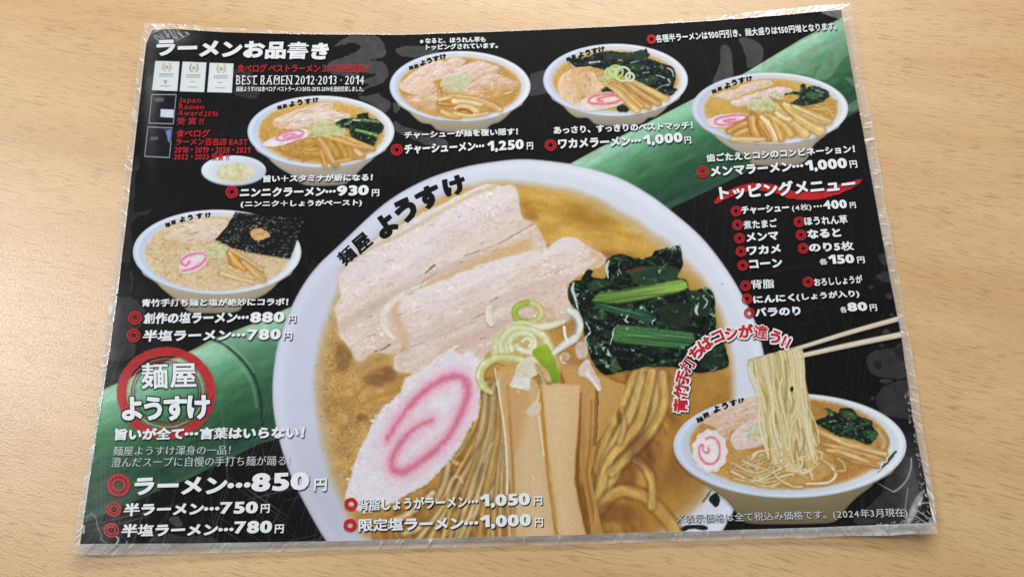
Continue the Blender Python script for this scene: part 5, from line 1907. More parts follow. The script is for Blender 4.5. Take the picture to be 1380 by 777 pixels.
    p_naruto(R, z((285, 590), (350, 540), (440, 490), (560, 460), (660, 465), (720, 480), (740, 530), (680, 570), (560, 600), (430, 620), (340, 605)), z((640, 470), (540, 480), (460, 500), (425, 530), (450, 555), (540, 560), (640, 550), (690, 525), (680, 500), (620, 490), (540, 505), (500, 525), (540, 540)), 3.0, .6, 9, pink=(220, 130, 130), base=(238, 224, 222), halo=(236, 180, 170), seed=31, rough=.8)
    p_menma(R, [(z((780, 370), (880, 420), (1000, 480), (1080, 515)), [7, 8, 8, 7], (222, 184, 116)), (z((740, 390), (830, 450), (920, 510), (1010, 560)), [7, 9, 9, 8]), (z((680, 400), (780, 480), (860, 550), (930, 590)), [7, 9, 9, 8], (218, 176, 106)), (z((560, 380), (660, 440), (740, 520), (830, 610)), [6, 10, 10, 10], (226, 188, 124)), (z((600, 390), (700, 430), (790, 510), (870, 580)), [3, 6, 7, 7], (212, 168, 98))], .7, 11, seed=32)
    p_negi(R, *z((560, 350))[0], 10, 4, .6, 12, seed=35, n=26, s=.7)

    def ring(im):
        for (x, y, rx, ry, c) in ((610, 300, 48, 40, (206, 220, 168)), (650, 290, 60, 50, (186, 208, 136)), (710, 310, 62, 58, (222, 232, 200)), (770, 335, 34, 34, (226, 230, 226))):
            pts = [z((x + rx * math.cos(t), y + ry * math.sin(t)))[0] for t in np.linspace(0, 2 * math.pi, 20)]
            im.stroke(pts, 3.2, c, edge=(160, 186, 110), soft=1)
        im.poly(z((580, 290), (640, 250), (700, 260), (680, 300), (620, 330)), (206, 222, 160), 2, op=.8)
    patch('spring_onion_ring', R, (808, 84, 858, 116), .6, ring, 13)
    small_letters(R, [(*z((255, 185))[0], -16, 6.5), (*z((298, 165))[0], -14, 6.5), (*z((360, 148))[0], -12, 9.5), (*z((418, 130))[0], -10, 10), (*z((475, 115))[0], -9, 9.5), (*z((532, 103))[0], -8, 9.5)], 7)

    # 4: bamboo shoots --------------------------------------------------
    z = Z(925, 90, 5.756)
    R = empty('ramen_picture', MENU)
    R['label'] = 'small ramen picture heaped with bamboo shoots at upper right'
    p_bowl(R, 1037.5, 146.5, 105.5, 48.5, (1010, 1084, 223.5), .8, 4, left=(206, 210, 232))
    p_soup(R, z(*ell(655, 330, 525, 242)), (188, 144, 62), (222, 186, 104), .8, 5, .06, seed=36)
    p_pork(R, z((210, 230), (300, 190), (450, 140), (560, 110), (650, 108), (672, 140), (600, 165), (450, 215), (360, 260), (280, 250)), -18, .7, 6, (234, 214, 204), (222, 188, 156), seed=37, marks=20)
    p_pork(R, z((340, 280), (450, 230), (580, 190), (700, 158), (790, 165), (825, 185), (760, 220), (660, 260), (520, 290), (420, 310)), -17, .7, 7, (234, 222, 222), (222, 198, 184), seed=38, marks=20)
    p_greens(R, z((765, 215), (830, 195), (880, 190), (890, 140), (920, 140), (930, 170), (980, 145), (1060, 170), (1105, 200), (1100, 240), (1040, 280), (960, 300), (870, 300), (800, 290), (870, 240), (850, 215)), .7, 8, (),
             [(z((1000, 180), (1060, 200)), .9)], [(z((930, 220), (1000, 190), (1050, 220), (980, 260)), (64, 104, 70), .7)], 39, scale=6, rough=1.4, nh=50, hs=.7, dark=(28, 46, 34), mid=(62, 100, 66))
    p_noodles(R, [(z(p), w / 5.756) for p, w in ((((940, 310), (1050, 290), (1160, 270)), 20), (((900, 330), (1050, 330), (1150, 350)), 22), (((1000, 300), (1100, 330), (1140, 390)), 18), (((860, 310), (960, 340), (1100, 380)), 22))], (1065, 130, 1132, 165), .7, 9, seed=40, edge=(168, 116, 44), cols=((222, 186, 110), (206, 164, 84)))
    p_naruto(R, z((135, 430), (220, 385), (320, 365), (440, 360), (500, 375), (500, 420), (440, 450), (320, 470), (200, 468)), z((380, 408), (330, 412), (290, 420), (330, 432), (400, 425), (462, 405), (470, 385), (420, 374), (320, 382), (240, 405), (222, 430), (260, 450), (350, 448), (440, 425)), 2.4, .6, 10, seed=41, rough=.8, pink=(218, 128, 152), base=(236, 218, 226))
    p_menma(R, [(z((330, 500), (420, 450), (520, 410)), 9, (206, 156, 76)), (z((380, 540), (460, 500), (560, 470)), 10), (z((510, 400), (520, 470), (545, 550)), 13, (212, 164, 84)), (z((570, 440), (610, 510), (640, 550)), 12, (202, 148, 66)), (z((360, 555), (480, 560), (600, 565)), 7, (226, 190, 124)), (z((590, 390), (650, 460), (700, 560)), [8, 11, 12]), (z((680, 430), (720, 500), (740, 560)), 9, (216, 172, 98)),
                (z((610, 370), (700, 410), (760, 450), (810, 520)), [6, 10, 10, 9], (222, 182, 108)), (z((690, 300), (760, 380), (860, 450), (920, 520)), [7, 14, 16, 14], (228, 192, 124)), (z((760, 290), (860, 370), (960, 430), (1030, 490)), [8, 16, 20, 18], (230, 198, 132)), (z((830, 310), (930, 360), (1030, 410), (1110, 425)), [6, 13, 16, 8], (226, 190, 120)), (z((700, 360), (760, 400), (800, 410)), 8, (236, 208, 150))], .7, 11, seed=42, cols=((224, 188, 120), (210, 166, 92), (234, 204, 146)))
    p_negi(R, *z((590, 290))[0], 21, 11, .6, 12, seed=43, n=60, s=1.0)
    p_negi(R, *z((700, 235))[0], 9, 5, .6, 12, seed=44, n=18, s=.8)
    small_letters(R, [(*z((215, 190))[0], -18, 6.8), (*z((258, 172))[0], -16, 6.8), (*z((318, 145))[0], -15, 10), (*z((372, 122))[0], -12, 10), (*z((430, 105))[0], -11, 10), (*z((488, 92))[0], -9, 9)], 9)

    # 5: salt ramen with nori -------------------------------------------
    z = Z(170, 275, 5.18)
    R = empty('ramen_picture', MENU)
    R['label'] = 'small ramen picture with a black nori sheet and cloudy broth'
    p_bowl(R, 292.5, 339.5, 113.5, 57, (250, 325, 422), .85, 4, body=(196, 184, 154))

    def chunks(im):
        r = random.Random(6)
        for _ in range(420):
            a, q = r.uniform(0, 6.3), math.sqrt(r.random())
            x, y = z((640 + 480 * q * math.cos(a), 340 + 240 * q * math.sin(a)))[0]
            im.blob(x, y, r.uniform(.8, 3.2), r.uniform(.6, 1.9), r.choice([(224, 204, 166), (200, 168, 116), (228, 216, 188), (186, 146, 92), (214, 190, 148)]), .8, r.uniform(.3, .75))
        for _ in range(26):
            a, q = r.uniform(0, 6.3), math.sqrt(r.random())
            x, y = z((640 + 470 * q * math.cos(a), 360 + 220 * q * math.sin(a)))[0]
            im.blob(x, y, r.uniform(.5, 1.1), r.uniform(.5, .9), (150, 92, 60), .6, .7)
    p_soup(R, z(*ell(636, 345, 508, 262)), (206, 180, 136), (228, 208, 170), .8, 5, .08, seed=45, rim=(214, 198, 160), extra=chunks)
    p_pork(R, z((270, 230), (340, 170), (450, 120), (560, 105), (690, 110), (700, 150), (600, 185), (450, 235), (380, 260), (300, 250)), -14, .75, 6, (232, 216, 196), (222, 194, 164), seed=46, marks=20)
    p_pork(R, z((400, 260), (480, 215), (600, 180), (690, 165), (640, 240), (560, 275), (440, 275)), -14, .75, 7, (232, 214, 202), (220, 194, 168), seed=48, marks=14)
    p_naruto(R, z((375, 400), (400, 350), (470, 325), (540, 325), (570, 360), (560, 410), (500, 460), (420, 485), (375, 470)), z((440, 400), (425, 425), (400, 425), (385, 400), (420, 365), (480, 345), (540, 345), (556, 375), (520, 420), (460, 450), (390, 465)), 3.0, .6, 10, seed=49, rough=1.2, pink=(216, 136, 164), base=(238, 222, 226))
    p_negi(R, *z((625, 330))[0], 17, 9, .6, 11, seed=52, n=60, s=.9, cols=((226, 232, 206), (206, 222, 150), (236, 240, 226), (176, 204, 96)))
    p_menma(R, [(z((660, 480), (760, 510), (890, 540)), 3, (232, 206, 150)), (z((720, 430), (800, 480), (890, 525)), 4, (226, 190, 126)), (z((720, 340), (760, 400), (820, 450)), [8, 15, 10], (214, 162, 80)), (z((730, 315), (830, 380), (940, 470)), [5, 7, 7], (222, 184, 116)), (z((820, 400), (900, 470), (960, 530)), [8, 12, 8], (216, 176, 108)), (z((790, 350), (880, 410), (950, 460)), 2, (240, 220, 170)), (z((780, 460), (860, 500), (900, 520)), 2, (240, 220, 170))], .7, 12, seed=53)

    def nori(im):
        def col(X, Y, sd):
            n = vn(X, Y, 2.0, 1.5, 54) * .55 + vn(X + .6 * Y, Y, 3.4, 2.2, 55) * .45
            t = np.clip((n - .55) * 3.4, 0, 1)
            c = mixa((20, 22, 22), (176, 178, 168), t * .8)
            gx = np.clip((X - 290) / 120, 0, 1)[..., None]
            return c * (1 - .25 * gx)
        im.poly(z((762, 56), (920, 74), (1080, 90), (1245, 97), (1215, 200), (1180, 290), (1145, 382), (1000, 362), (860, 338), (740, 305), (620, 248), (700, 160)), col, 1.1, .7, 5, 56, sm=False)
    patch('nori_sheet', R, (286, 282, 414, 352), .6, nori, 13)

    def gar(im):
        im.poly(z((868, 205), (880, 175), (930, 168), (985, 190), (1002, 220), (975, 240), (915, 255), (880, 235)), lambda X, Y, sd: mixa((198, 140, 84), (228, 184, 128), 2.2 * (fbm(X, Y, 4, 3, 57) - .25)), 1.2, 1, 4, 58)
        im.atop = True
        im.stroke(z((910, 210), (950, 205), (960, 222)), 1.2, (150, 84, 40), soft=1, op=.7)
    patch('spice_paste', R, (334, 304, 366, 328), .6, gar, 14)
    small_letters(R, [(*z((290, 143))[0], -14, 7.2), (*z((330, 127))[0], -12, 7.2), (*z((392, 105))[0], -11, 9.5), (*z((448, 92))[0], -9, 9.5), (*z((512, 82))[0], -7, 9.5), (*z((572, 75))[0], -5, 8.5)], 8)

    # 6: noodles lifted with chopsticks ----------------------------------
    z = Z(900, 470, 3.533)
    R = empty('ramen_picture', MENU)
    R['label'] = 'ramen picture at lower right with noodles lifted by chopsticks'
    p_bowl(R, 1064.5, 600, 157, 70.5, (1000, 1128, 706), 1.0, 19, body=(150, 136, 100), left=(204, 216, 232), rimc=(220, 228, 236))
    p_soup(R, z(*ell(578, 450, 478, 222)), (168, 116, 56), (212, 168, 98), .9, 20, .08, seed=59, gy=.25, rim=(212, 196, 160))
    p_pork(R, z((170, 350), (220, 300), (320, 250), (440, 225), (470, 260), (470, 320), (400, 350), (300, 390), (290, 430), (250, 410), (220, 370)), -22, .8, 21, (226, 204, 188), (214, 178, 146), seed=60, marks=24)
    p_pork(R, z((300, 420), (340, 370), (420, 330), (480, 330), (480, 430), (440, 460), (340, 480), (310, 460)), -22, .8, 22, (230, 218, 216), (222, 200, 190), seed=63, marks=14)
    p_menma(R, [(z((1000, 390), (1030, 440), (1010, 500)), [12, 14, 9], (202, 158, 92)), (z((720, 390), (850, 450), (960, 480), (1035, 500)), [7, 11, 12, 8], (216, 176, 110)), (z((740, 450), (860, 480), (1030, 525)), [5, 8, 5], (204, 158, 92)), (z((760, 480), (860, 500), (960, 540)), [5, 8, 6], (220, 184, 122)), (z((800, 500), (900, 540), (1000, 560)), 6, (190, 140, 74))], .8, 23, seed=64)
    p_greens(R, z((695, 345), (745, 325), (760, 300), (740, 280), (780, 290), (810, 305), (830, 278), (880, 285), (910, 320), (970, 342), (975, 370), (1002, 400), (980, 440), (950, 455), (890, 430), (800, 410), (740, 375)), .8, 24, [(z((830, 400), (900, 370), (960, 350)), 3, (52, 84, 50), (36, 60, 40))],
             [(z((770, 345), (800, 340)), 1.0)], [(z((830, 290), (880, 300), (900, 330), (840, 330)), (70, 110, 60), .6), (z((740, 285), (780, 295), (790, 315), (760, 315)), (88, 124, 72), .7), (z((945, 390), (990, 395), (975, 435)), (60, 100, 54), .6)], 65, scale=7, rough=1.4, nh=50, hs=.8)
    p_negi(R, *z((450, 395))[0], 21, 14, .7, 24, seed=66, n=80, s=.9, cols=((222, 228, 190), (206, 220, 150), (232, 236, 210), (166, 200, 80)))
    p_naruto(R, z(*[(200 + (84 + 4 * math.cos(11 * t)) * math.cos(t), 485 + (102 + 5 * math.cos(11 * t)) * math.sin(t)) for t in np.linspace(0, 2 * math.pi, 60, endpoint=False)]), z((192, 470), (196, 490), (180, 500), (165, 480), (172, 455), (192, 455), (170, 450), (150, 470), (155, 510), (185, 543), (225, 540), (245, 505), (242, 455), (222, 425), (195, 422), (178, 428))[0:1] + z((196, 486), (184, 494), (166, 480), (168, 458), (152, 462), (152, 505), (180, 542), (222, 542), (244, 510), (246, 460), (228, 428), (204, 420), (182, 426)), 2.6, .7, 25, pink=(216, 132, 152), base=(236, 226, 226), halo=(236, 206, 212), seed=67, rough=.8)
    r = random.Random(12)
    S = []
    for k in range(16):
        x0 = r.uniform(430, 560)
        x1 = r.uniform(270, 420)
        y1 = r.uniform(520, 650)
        S.append((z((x0, r.uniform(470, 520)), ((x0 + x1) / 2, r.uniform(490, 560)), (x1, y1 - 20), (x1 + r.uniform(-10, 40), y1)), r.uniform(2.2, 3.6)))
    for k in range(18):
        x0, x1 = r.uniform(280, 420), r.uniform(480, 600)
        y0 = r.uniform(520, 620)
        S.append((z((x0, y0), ((x0 + x1) / 2, y0 + r.uniform(20, 50)), (x1, y0 + r.uniform(-30, 20))), r.uniform(2.0, 3.4)))
    S += [(z((500, 560), (520, 610), (590, 650), (640, 655)), 3.6), (z((660, 640), (760, 635), (800, 600), (780, 560), (740, 530)), 4.2), (z((800, 580), (845, 575), (835, 540), (810, 520)), 3.6), (z((700, 500), (760, 540), (800, 560)), 3.2), (z((560, 560), (640, 590), (700, 560)), 3.4)]
    p_noodles(R, S, (970, 595, 1145, 662), .8, 24.5, seed=68, cols=((226, 206, 150), (212, 184, 118), (236, 222, 178)), edge=(160, 110, 54), base=(z((400, 500), (560, 470), (720, 480), (790, 560), (700, 630), (560, 640), (440, 600)), (196, 156, 92)))
    small_letters(R, [(*z((152, 335))[0], -24, 9.5), (*z((182, 315))[0], -22, 9.5), (*z((232, 285))[0], -20, 12), (*z((272, 270))[0], -16, 12), (*z((312, 256))[0], -14, 11), (*z((350, 245))[0], -12, 9)], 20.5)

    def mark(im):
        im.poly(z((1090, 488), (1060, 530), (1010, 580), (1000, 585), (1040, 530), (1075, 490)), (40, 44, 50), 1, .8, 4, 3, op=.85)
    patch('rim_mark', R, (1178, 604, 1212, 640), .7, mark, 20.5)

    # chopsticks
    K = empty('chopsticks_picture', MENU)
    zc = Z(880, 360, 3.833)
    for pts, w in ((zc((498, 482), (745, 418), (1000, 340), (1264, 266)), [3.5, 5.2, 6.0, 6.6]), (zc((640, 480), (770, 455), (1020, 400), (1290, 345)), [4.5, 6.0, 7.0, 7.6])):
        def stick(im):
            im.stroke(pts, [q + .8 for q in w], (120, 108, 88), soft=1.2)
            im.stroke(pts, w, (226, 216, 196), edge=(186, 170, 140), soft=1.0, hl=.35, hs=-.45)
            im.atop = True
            im.tint(.08 * (fbm(im.X, im.Y, 20, 3, 4, ang=-15, ratio=.1) - .5))
        patch('chopstick', K, bbox(pts, 5), .8, stick, 22, clip=True)

    # the lifted noodles
    zl = Z(900, 470, 3.533)

    def lifted(im):
        out = zl((384, 58), (430, 42), (470, 30), (540, 8), (590, -2), (632, 6), (642, 40), (655, 130), (672, 230), (690, 320), (710, 430), (722, 500), (700, 560), (640, 580), (560, 560), (500, 545), (480, 470), (462, 330), (440, 200), (410, 130), (390, 90))

        def col(X, Y, sd):
            n = fbm(X, Y, 30, 4, 76, ang=82, ratio=.1)
            return mixa((176, 148, 84), (230, 214, 160), .5 + 2.4 * (n - .5))
        im.poly(out, col, 1.4, 2.2, 7, 77)
        rr = random.Random(3)
        for k in range(40):
            t = (k + rr.random()) / 40
            x0 = 388 + 250 * t
            y0 = 60 - 66 * t + rr.uniform(-4, 6)
            x1 = 480 + 235 * t + rr.uniform(-14, 14)
            y1 = rr.uniform(420, 560)
            xm = x0 + (x1 - x0) * .45 + rr.uniform(-20, 20)
            pts = zl((x0, y0), (x0 + 6 + 10 * t, y0 + 60), (xm, 230), (x0 + (x1 - x0) * .7 + rr.uniform(-18, 18), 360), (x1, y1))
            c = rr.choice([(240, 228, 184), (226, 210, 156), (214, 194, 136), (236, 222, 174)])
            im.stroke(pts, rr.uniform(1.8, 3.6), c, edge=tuple(np.array(c) * .8), soft=1.2, hl=.16, hs=-.3, op=.85)
        for p in (((590, 190), (600, 240), (590, 300)), ((640, 380), (650, 440), (630, 500)), ((610, 440), (605, 500), (600, 540)), ((560, 60), (566, 150), (560, 250))):
            im.stroke(zl(*[p])[0:] if False else zl(p), 3.5, (158, 126, 70), soft=3, op=.55)
        im.stroke(zl((545, 140), (530, 210), (560, 330), (575, 420), (570, 500)), 3.0, (238, 226, 186), edge=(186, 160, 104), soft=1)
        im.stroke(zl((600, 220), (625, 290), (590, 370), (580, 460), (600, 540)), 3.4, (236, 222, 178), edge=(182, 154, 98), soft=1)
        im.poly(zl((588, 178), (598, 184), (592, 202), (584, 196)), (30, 30, 30), 1)
        for _ in range(26):
            x, y = rr.uniform(500, 720), rr.uniform(470, 580)
            im.stroke(zl((x, y), (x + rr.uniform(-40, 40), y + rr.uniform(5, 30)), (x + rr.uniform(-50, 50), y + rr.uniform(20, 50))), rr.uniform(1.8, 3.2), rr.choice([(236, 222, 178), (226, 206, 152), (242, 234, 206)]), edge=(176, 142, 86), soft=1.1, op=.9)
    patch('lifted_noodles', R, (1004, 466, 1110, 646), .8, lifted, 25, clip=True, blur=.8)


build_main_bowl()
build_small_bowls()


# ------------------------------------------------------------------ laminating film
FILM_OUT = {
    'top': [(193, 29), (215, 29.5), (255, 32), (300, 35.5), (400, 41), (540, 43.5), (700, 38), (860, 30.5), (930, 22), (1000, 16), (1060, 10), (1110, 5.5), (1147, 3)],
    'right': [(1147, 3), (1151, 25), (1161, 90), (1180, 180), (1197, 285), (1214, 380), (1230, 468), (1247, 585), (1262, 680), (1266, 718)],
    'bottom': [(1266, 718), (1150, 722), (950, 727.5), (790, 732.5), (600, 737.5), (430, 741.5), (250, 745.5), (110, 747.5), (95, 744)],
    'left': [(95, 744), (99, 712), (112, 640), (130, 520), (145, 400), (165, 240), (181, 110), (186, 70), (193, 29)],
}


def resample(P, n):
    P = np.asarray(P, float)
    d = np.concatenate([[0], np.cumsum(np.linalg.norm(np.diff(P, axis=0), axis=1))])
    t = np.linspace(0, d[-1], n + 1)[:-1]
    return np.stack([np.interp(t, d, P[:, k]) for k in (0, 1)], 1)


def build_film():
    rnd = np.random.RandomState(4)
    cnt = {'top': 900, 'right': 700, 'bottom': 1100, 'left': 700}
    O = np.concatenate([resample(FILM_OUT[k], cnt[k]) for k in cnt])
    I = np.concatenate([resample(PRINT[k], cnt[k]) for k in cnt])
    n = len(O)
    # slightly ragged cut edge
    ss = np.arange(n)
    nrm = (O - I)
    nrm = nrm / np.linalg.norm(nrm, axis=1)[:, None]
    O = O + nrm * ((vn(ss, ss * 0, 26, 1, 3) - .5) * 1.6)[:, None]
    Cn = np.array([680.0, 380.0])
    rows = [O + (I - O) * t for t in np.linspace(0, 1, 9)]
    ks = list(np.linspace(0, 0.09, 46)[1:]) + list(np.linspace(0.09, 0.9985, 22)[1:])
    rows += [I + (Cn - I) * k for k in ks]
    P = np.array(rows)                      # rows x n x 2
    R = len(rows)
    X, Y = P[..., 0], P[..., 1]
    h = np.zeros((R, n))
    milk_glint = np.zeros((R, n))
    wear = np.zeros((R, n))
    tb = np.clip(np.arange(R) / 8.0, 0, 1)[:, None]          # 0 outer edge .. 1 print edge
    border = (np.arange(R) < 9)[:, None].astype(float)
    bump = np.sin(np.pi * np.clip(tb, 0, 1)) * border
    # creases that run across the border
    cre = np.zeros(n)
    start = {'top': 0, 'right': 900, 'bottom': 1600, 'left': 2700}
    for side, dens in (('top', 40), ('right', 62), ('bottom', 42), ('left', 60)):
        for _ in range(dens):
            s0 = start[side] + rnd.rand() * cnt[side]
            if side == 'top':
                u = rnd.rand()
                s0 = start[side] + cnt[side] * (u * .3 if rnd.rand() < .4 else (1 - u * .32 if rnd.rand() < .75 else u))
            wd = rnd.uniform(.8, 2.0)
            amp = rnd.uniform(.3, 1) * (1 if rnd.rand() < .8 else -1)
            cre += amp * np.exp(-((ss - s0) / wd) ** 2)
            # a short white glint painted in beside it
            ta, tb2 = sorted(rnd.rand(2))
            tilt = rnd.uniform(-4, 4)
            rr = np.arange(9) / 8.0
            for r_ in range(9):
                g = np.exp(-((ss - s0 - tilt * (rr[r_] - .5)) / (wd * .75)) ** 2) * (1 if ta - .06 < rr[r_] < tb2 + .1 else 0)
                milk_glint[r_] = np.maximum(milk_glint[r_], g * rnd.uniform(.5, 1.0))
    lowf = vn(ss, ss * 0, 14, 1, 8) - .5
    h += bump * (0.00042 * cre + 0.00025 * lowf)[None, :]
    # the welded rim: pale all along, a seam with painted-in glint next to the paper on the left and the bottom
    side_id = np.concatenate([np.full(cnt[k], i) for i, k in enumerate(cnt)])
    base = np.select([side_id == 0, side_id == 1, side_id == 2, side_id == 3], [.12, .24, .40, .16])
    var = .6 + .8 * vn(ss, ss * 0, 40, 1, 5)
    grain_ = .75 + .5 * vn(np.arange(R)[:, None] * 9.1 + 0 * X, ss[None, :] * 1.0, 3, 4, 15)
    milk_glint = np.maximum(milk_glint, border * (base * var)[None, :] * grain_)
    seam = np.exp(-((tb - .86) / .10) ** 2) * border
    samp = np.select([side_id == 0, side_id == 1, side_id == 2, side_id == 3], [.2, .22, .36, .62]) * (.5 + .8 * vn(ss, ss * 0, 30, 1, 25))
    milk_glint = np.maximum(milk_glint, seam * samp[None, :])
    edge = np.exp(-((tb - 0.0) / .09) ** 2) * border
    milk_glint = np.maximum(milk_glint, edge * (.15 + .5 * (vn(ss, ss * 0, 11, 1, 35) - .3))[None, :])
    # specular glints painted in as white: along the left, the top right, both lower corners
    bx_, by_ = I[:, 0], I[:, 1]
    glint_zone = np.where(side_id == 3, sstep(350, 430, by_) * sstep(690, 600, by_), 0) * .9
    glint_zone = np.maximum(glint_zone, np.where(side_id == 0, sstep(950, 1020, bx_) * .9 + sstep(300, 215, bx_) * .5, 0))
    glint_zone = np.maximum(glint_zone, np.where(side_id == 1, sstep(560, 620, by_) * .95 + .35 * sstep(250, 430, by_), 0))
    glint_zone = np.maximum(glint_zone, np.where(side_id == 2, sstep(1100, 1200, bx_) * .9 + .35 * sstep(330, 150, bx_), 0))
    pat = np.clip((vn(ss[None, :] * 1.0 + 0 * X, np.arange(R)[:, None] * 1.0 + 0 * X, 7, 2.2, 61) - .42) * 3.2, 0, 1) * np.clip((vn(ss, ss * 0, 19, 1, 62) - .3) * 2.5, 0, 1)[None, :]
    milk_glint = np.maximum(milk_glint, np.clip(glint_zone, 0, 1)[None, :] * pat * border)
    dark = np.exp(-((tb - .5) / .25) ** 2) * border * (side_id == 2)[None, :]
    milk_glint = milk_glint * (1 - .35 * dark)

    # corner creases and scuffs lying over the print
    def scuff(pts, w, op, soft=1.0):
        Pp = smooth(pts, False, 6)
        d2 = np.full(X.shape, 1e9)
        for i in range(len(Pp) - 1):
            ax, ay = Pp[i]
            ex, ey = Pp[i + 1] - Pp[i]
            t = np.clip(((X - ax) * ex + (Y - ay) * ey) / max(ex * ex + ey * ey, 1e-9), 0, 1)
            d2 = np.minimum(d2, (X - ax - t * ex) ** 2 + (Y - ay - t * ey) ** 2)
        m = np.clip((w / 2 - np.sqrt(d2)) / soft + .5, 0, 1) * op
        np.maximum(milk_glint, m, out=milk_glint)
    z = Z(180, 20, 15.54)
    for p, w, o in ((((150, 500), (300, 420), (430, 360), (560, 310), (700, 240), (840, 160)), 1.2, .28), (((430, 360), (520, 330), (600, 280)), 1.6, .4),
                    (((640, 330), (690, 420), (720, 470)), .9, .5), (((740, 320), (800, 400), (850, 470), (900, 500), (915, 480)), 1.0, .55), (((820, 330), (870, 400), (910, 480)), .9, .4),
                    (((440, 430), (540, 470), (600, 500)), .9, .4), (((440, 470), (510, 530)), 1, .45), (((720, 390), (745, 470)), .9, .5), (((930, 380), (990, 430), (1040, 470)), 1.2, .6),
                    (((1090, 370), (1160, 410)), 1.3, .6), (((560, 420), (610, 470), (640, 500)), .9, .4), (((460, 270), (480, 320), (540, 280), (560, 300)), .9, .4), (((900, 160), (960, 210), (1000, 240)), 1.3, .8),
                    (((720, 180), (760, 150)), 2.0, .8), (((280, 150), (275, 210)), 1.6, .7), (((900, 310), (960, 360), (1010, 420)), .8, .35), (((880, 560), (960, 510), (1150, 420)), 1.0, .2)):
        scuff(z(p), w, o)
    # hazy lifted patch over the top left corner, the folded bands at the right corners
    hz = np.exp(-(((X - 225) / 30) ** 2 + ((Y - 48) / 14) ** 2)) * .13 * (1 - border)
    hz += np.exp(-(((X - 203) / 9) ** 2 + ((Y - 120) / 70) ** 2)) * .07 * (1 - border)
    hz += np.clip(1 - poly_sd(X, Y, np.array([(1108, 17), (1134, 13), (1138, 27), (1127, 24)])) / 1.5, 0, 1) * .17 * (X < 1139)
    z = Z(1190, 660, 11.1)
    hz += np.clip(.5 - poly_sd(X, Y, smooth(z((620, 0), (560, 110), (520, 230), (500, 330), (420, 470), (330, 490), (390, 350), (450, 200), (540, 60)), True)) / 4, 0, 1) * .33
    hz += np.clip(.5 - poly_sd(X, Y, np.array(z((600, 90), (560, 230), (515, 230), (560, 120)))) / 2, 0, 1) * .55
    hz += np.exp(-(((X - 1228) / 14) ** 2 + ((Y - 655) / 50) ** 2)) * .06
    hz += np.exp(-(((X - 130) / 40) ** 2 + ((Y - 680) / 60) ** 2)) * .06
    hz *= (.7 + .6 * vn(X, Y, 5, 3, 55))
    milk_glint = np.clip(milk_glint + hz, 0, 1)
    z1 = Z(1080, 350, 3.7)
    for p, w, o in ((((520, 350), (545, 372), (550, 395)), 1.2, .8), (((505, 380), (545, 368)), 1.1, .7), (((520, 440), (550, 455), (555, 470)), 1.2, .8), (((560, 430), (562, 460)), 1.2, .8),
                    (((540, 560), (580, 580), (560, 540)), 1.2, .75), (((480, 290), (510, 270)), 1.5, .9)):
        scuff(z1(p), w, o)
    z2 = Z(880, 530, 3.45)
    for p, w, o in ((((1080, 460), (1130, 450), (1180, 400), (1200, 340), (1200, 300)), 1.3, .5), (((1185, 440), (1170, 560), (1180, 580)), 1, .35), (((1200, 20), (1225, 60), (1235, 150), (1240, 240), (1262, 330)), 1.0, .35),
                    (((1240, 510), (1290, 505)), .9, .6), (((1225, 540), (1300, 590)), .9, .55), (((1210, 560), (1270, 600)), .9, .5)):
        scuff(z2(p), w, o)
    z3 = Z(90, 690, 12.95)
    for p, w, o in ((((420, 0), (500, 80), (540, 250), (600, 400), (590, 470)), 1.0, .35), (((870, 420), (900, 470), (860, 560)), 1.8, .55), (((300, 230), (290, 350)), 2.2, .6), (((430, 30), (330, 80)), 1, .35),
                    (((590, 460), (700, 540)), 1, .3), (((1040, 500), (1060, 570)), 1.2, .4)):
        scuff(z3(p), w, o)
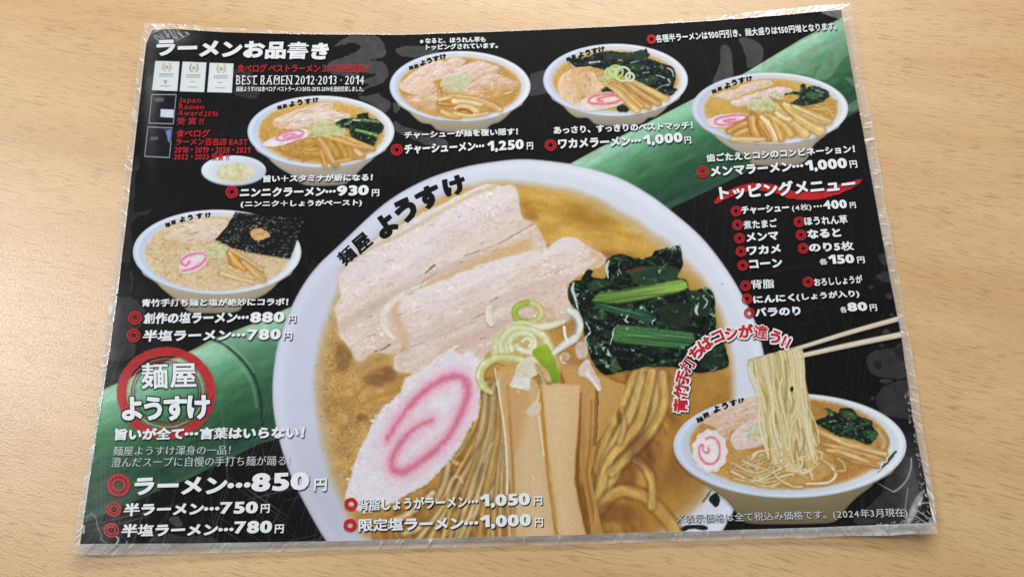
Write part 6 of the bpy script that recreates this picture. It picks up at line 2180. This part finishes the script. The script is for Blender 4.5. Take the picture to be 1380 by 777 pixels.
    # a few long individual scratches
    for _ in range(46):
        x0, y0 = rnd.uniform(130, 1200), rnd.uniform(380, 715)
        if rnd.rand() < .55:
            x0, y0 = rnd.uniform(150, 520), rnd.uniform(540, 720)
        a = math.radians(rnd.choice([70, 78, 62, 20, -20]) + rnd.uniform(-8, 8))
        L = rnd.uniform(8, 34)
    # short white marks along the lower right edge
    for _ in range(70):
        y0 = rnd.uniform(520, 704)
        x0 = np.interp(y0, [p[1] for p in PRINT['right']], [p[0] for p in PRINT['right']]) - abs(rnd.normal(0, 3.5))
        scuff([(x0, y0), (x0 + rnd.uniform(-1.5, 1.5), y0 + rnd.uniform(.6, 2.5))], .8, rnd.uniform(.25, .7), .8)
    for _ in range(40):
        x0 = rnd.uniform(1180, 1255)
        y0 = np.interp(x0, [950, 1100, 1258], [715, 710.5, 704]) - abs(rnd.normal(0, 3))
        scuff([(x0, y0), (x0 + rnd.uniform(-2, 2), y0 + rnd.uniform(-1, 1.5))], .9, rnd.uniform(.25, .7), .8)
    wear = (1 - border) * (.018 + .085 * sstep(420, 640, Y) * sstep(760, 420, X) + .0 * X)

    milk_glint = np.where(np.arange(R)[:, None] > 64, np.minimum(milk_glint, .3), milk_glint)
    wpos = px2world(X, Y, 46 * DZ)
    wpos[..., 2] += h
    # the welded border drops to the table at its cut edge
    drop = (1 - tb) * border * 0.0009
    wpos[..., 2] -= np.minimum(drop, wpos[..., 2] - 0.00025)
    co = wpos.reshape(-1, 3)
    idx = np.arange(R * n).reshape(R, n)
    nx = np.roll(idx, -1, axis=1)
    # rows run outwards to inwards, points run clockwise seen from above
    q = np.stack([idx[:-1], nx[:-1], nx[1:], idx[1:]], -1).reshape(-1, 4)
    a, b, c = co[q[0, 0]], co[q[0, 1]], co[q[0, 2]]
    if np.cross(b - a, c - a)[2] < 0:
        q = q[:, ::-1]
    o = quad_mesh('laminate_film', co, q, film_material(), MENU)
    for nm, arr in (('milk_glint', milk_glint), ('wear', wear + 0 * X)):
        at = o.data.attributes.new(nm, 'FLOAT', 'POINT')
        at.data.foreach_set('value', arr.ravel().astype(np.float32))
    o['label'] = 'clear crinkled film with a welded rim around the printed sheet'


build_film()
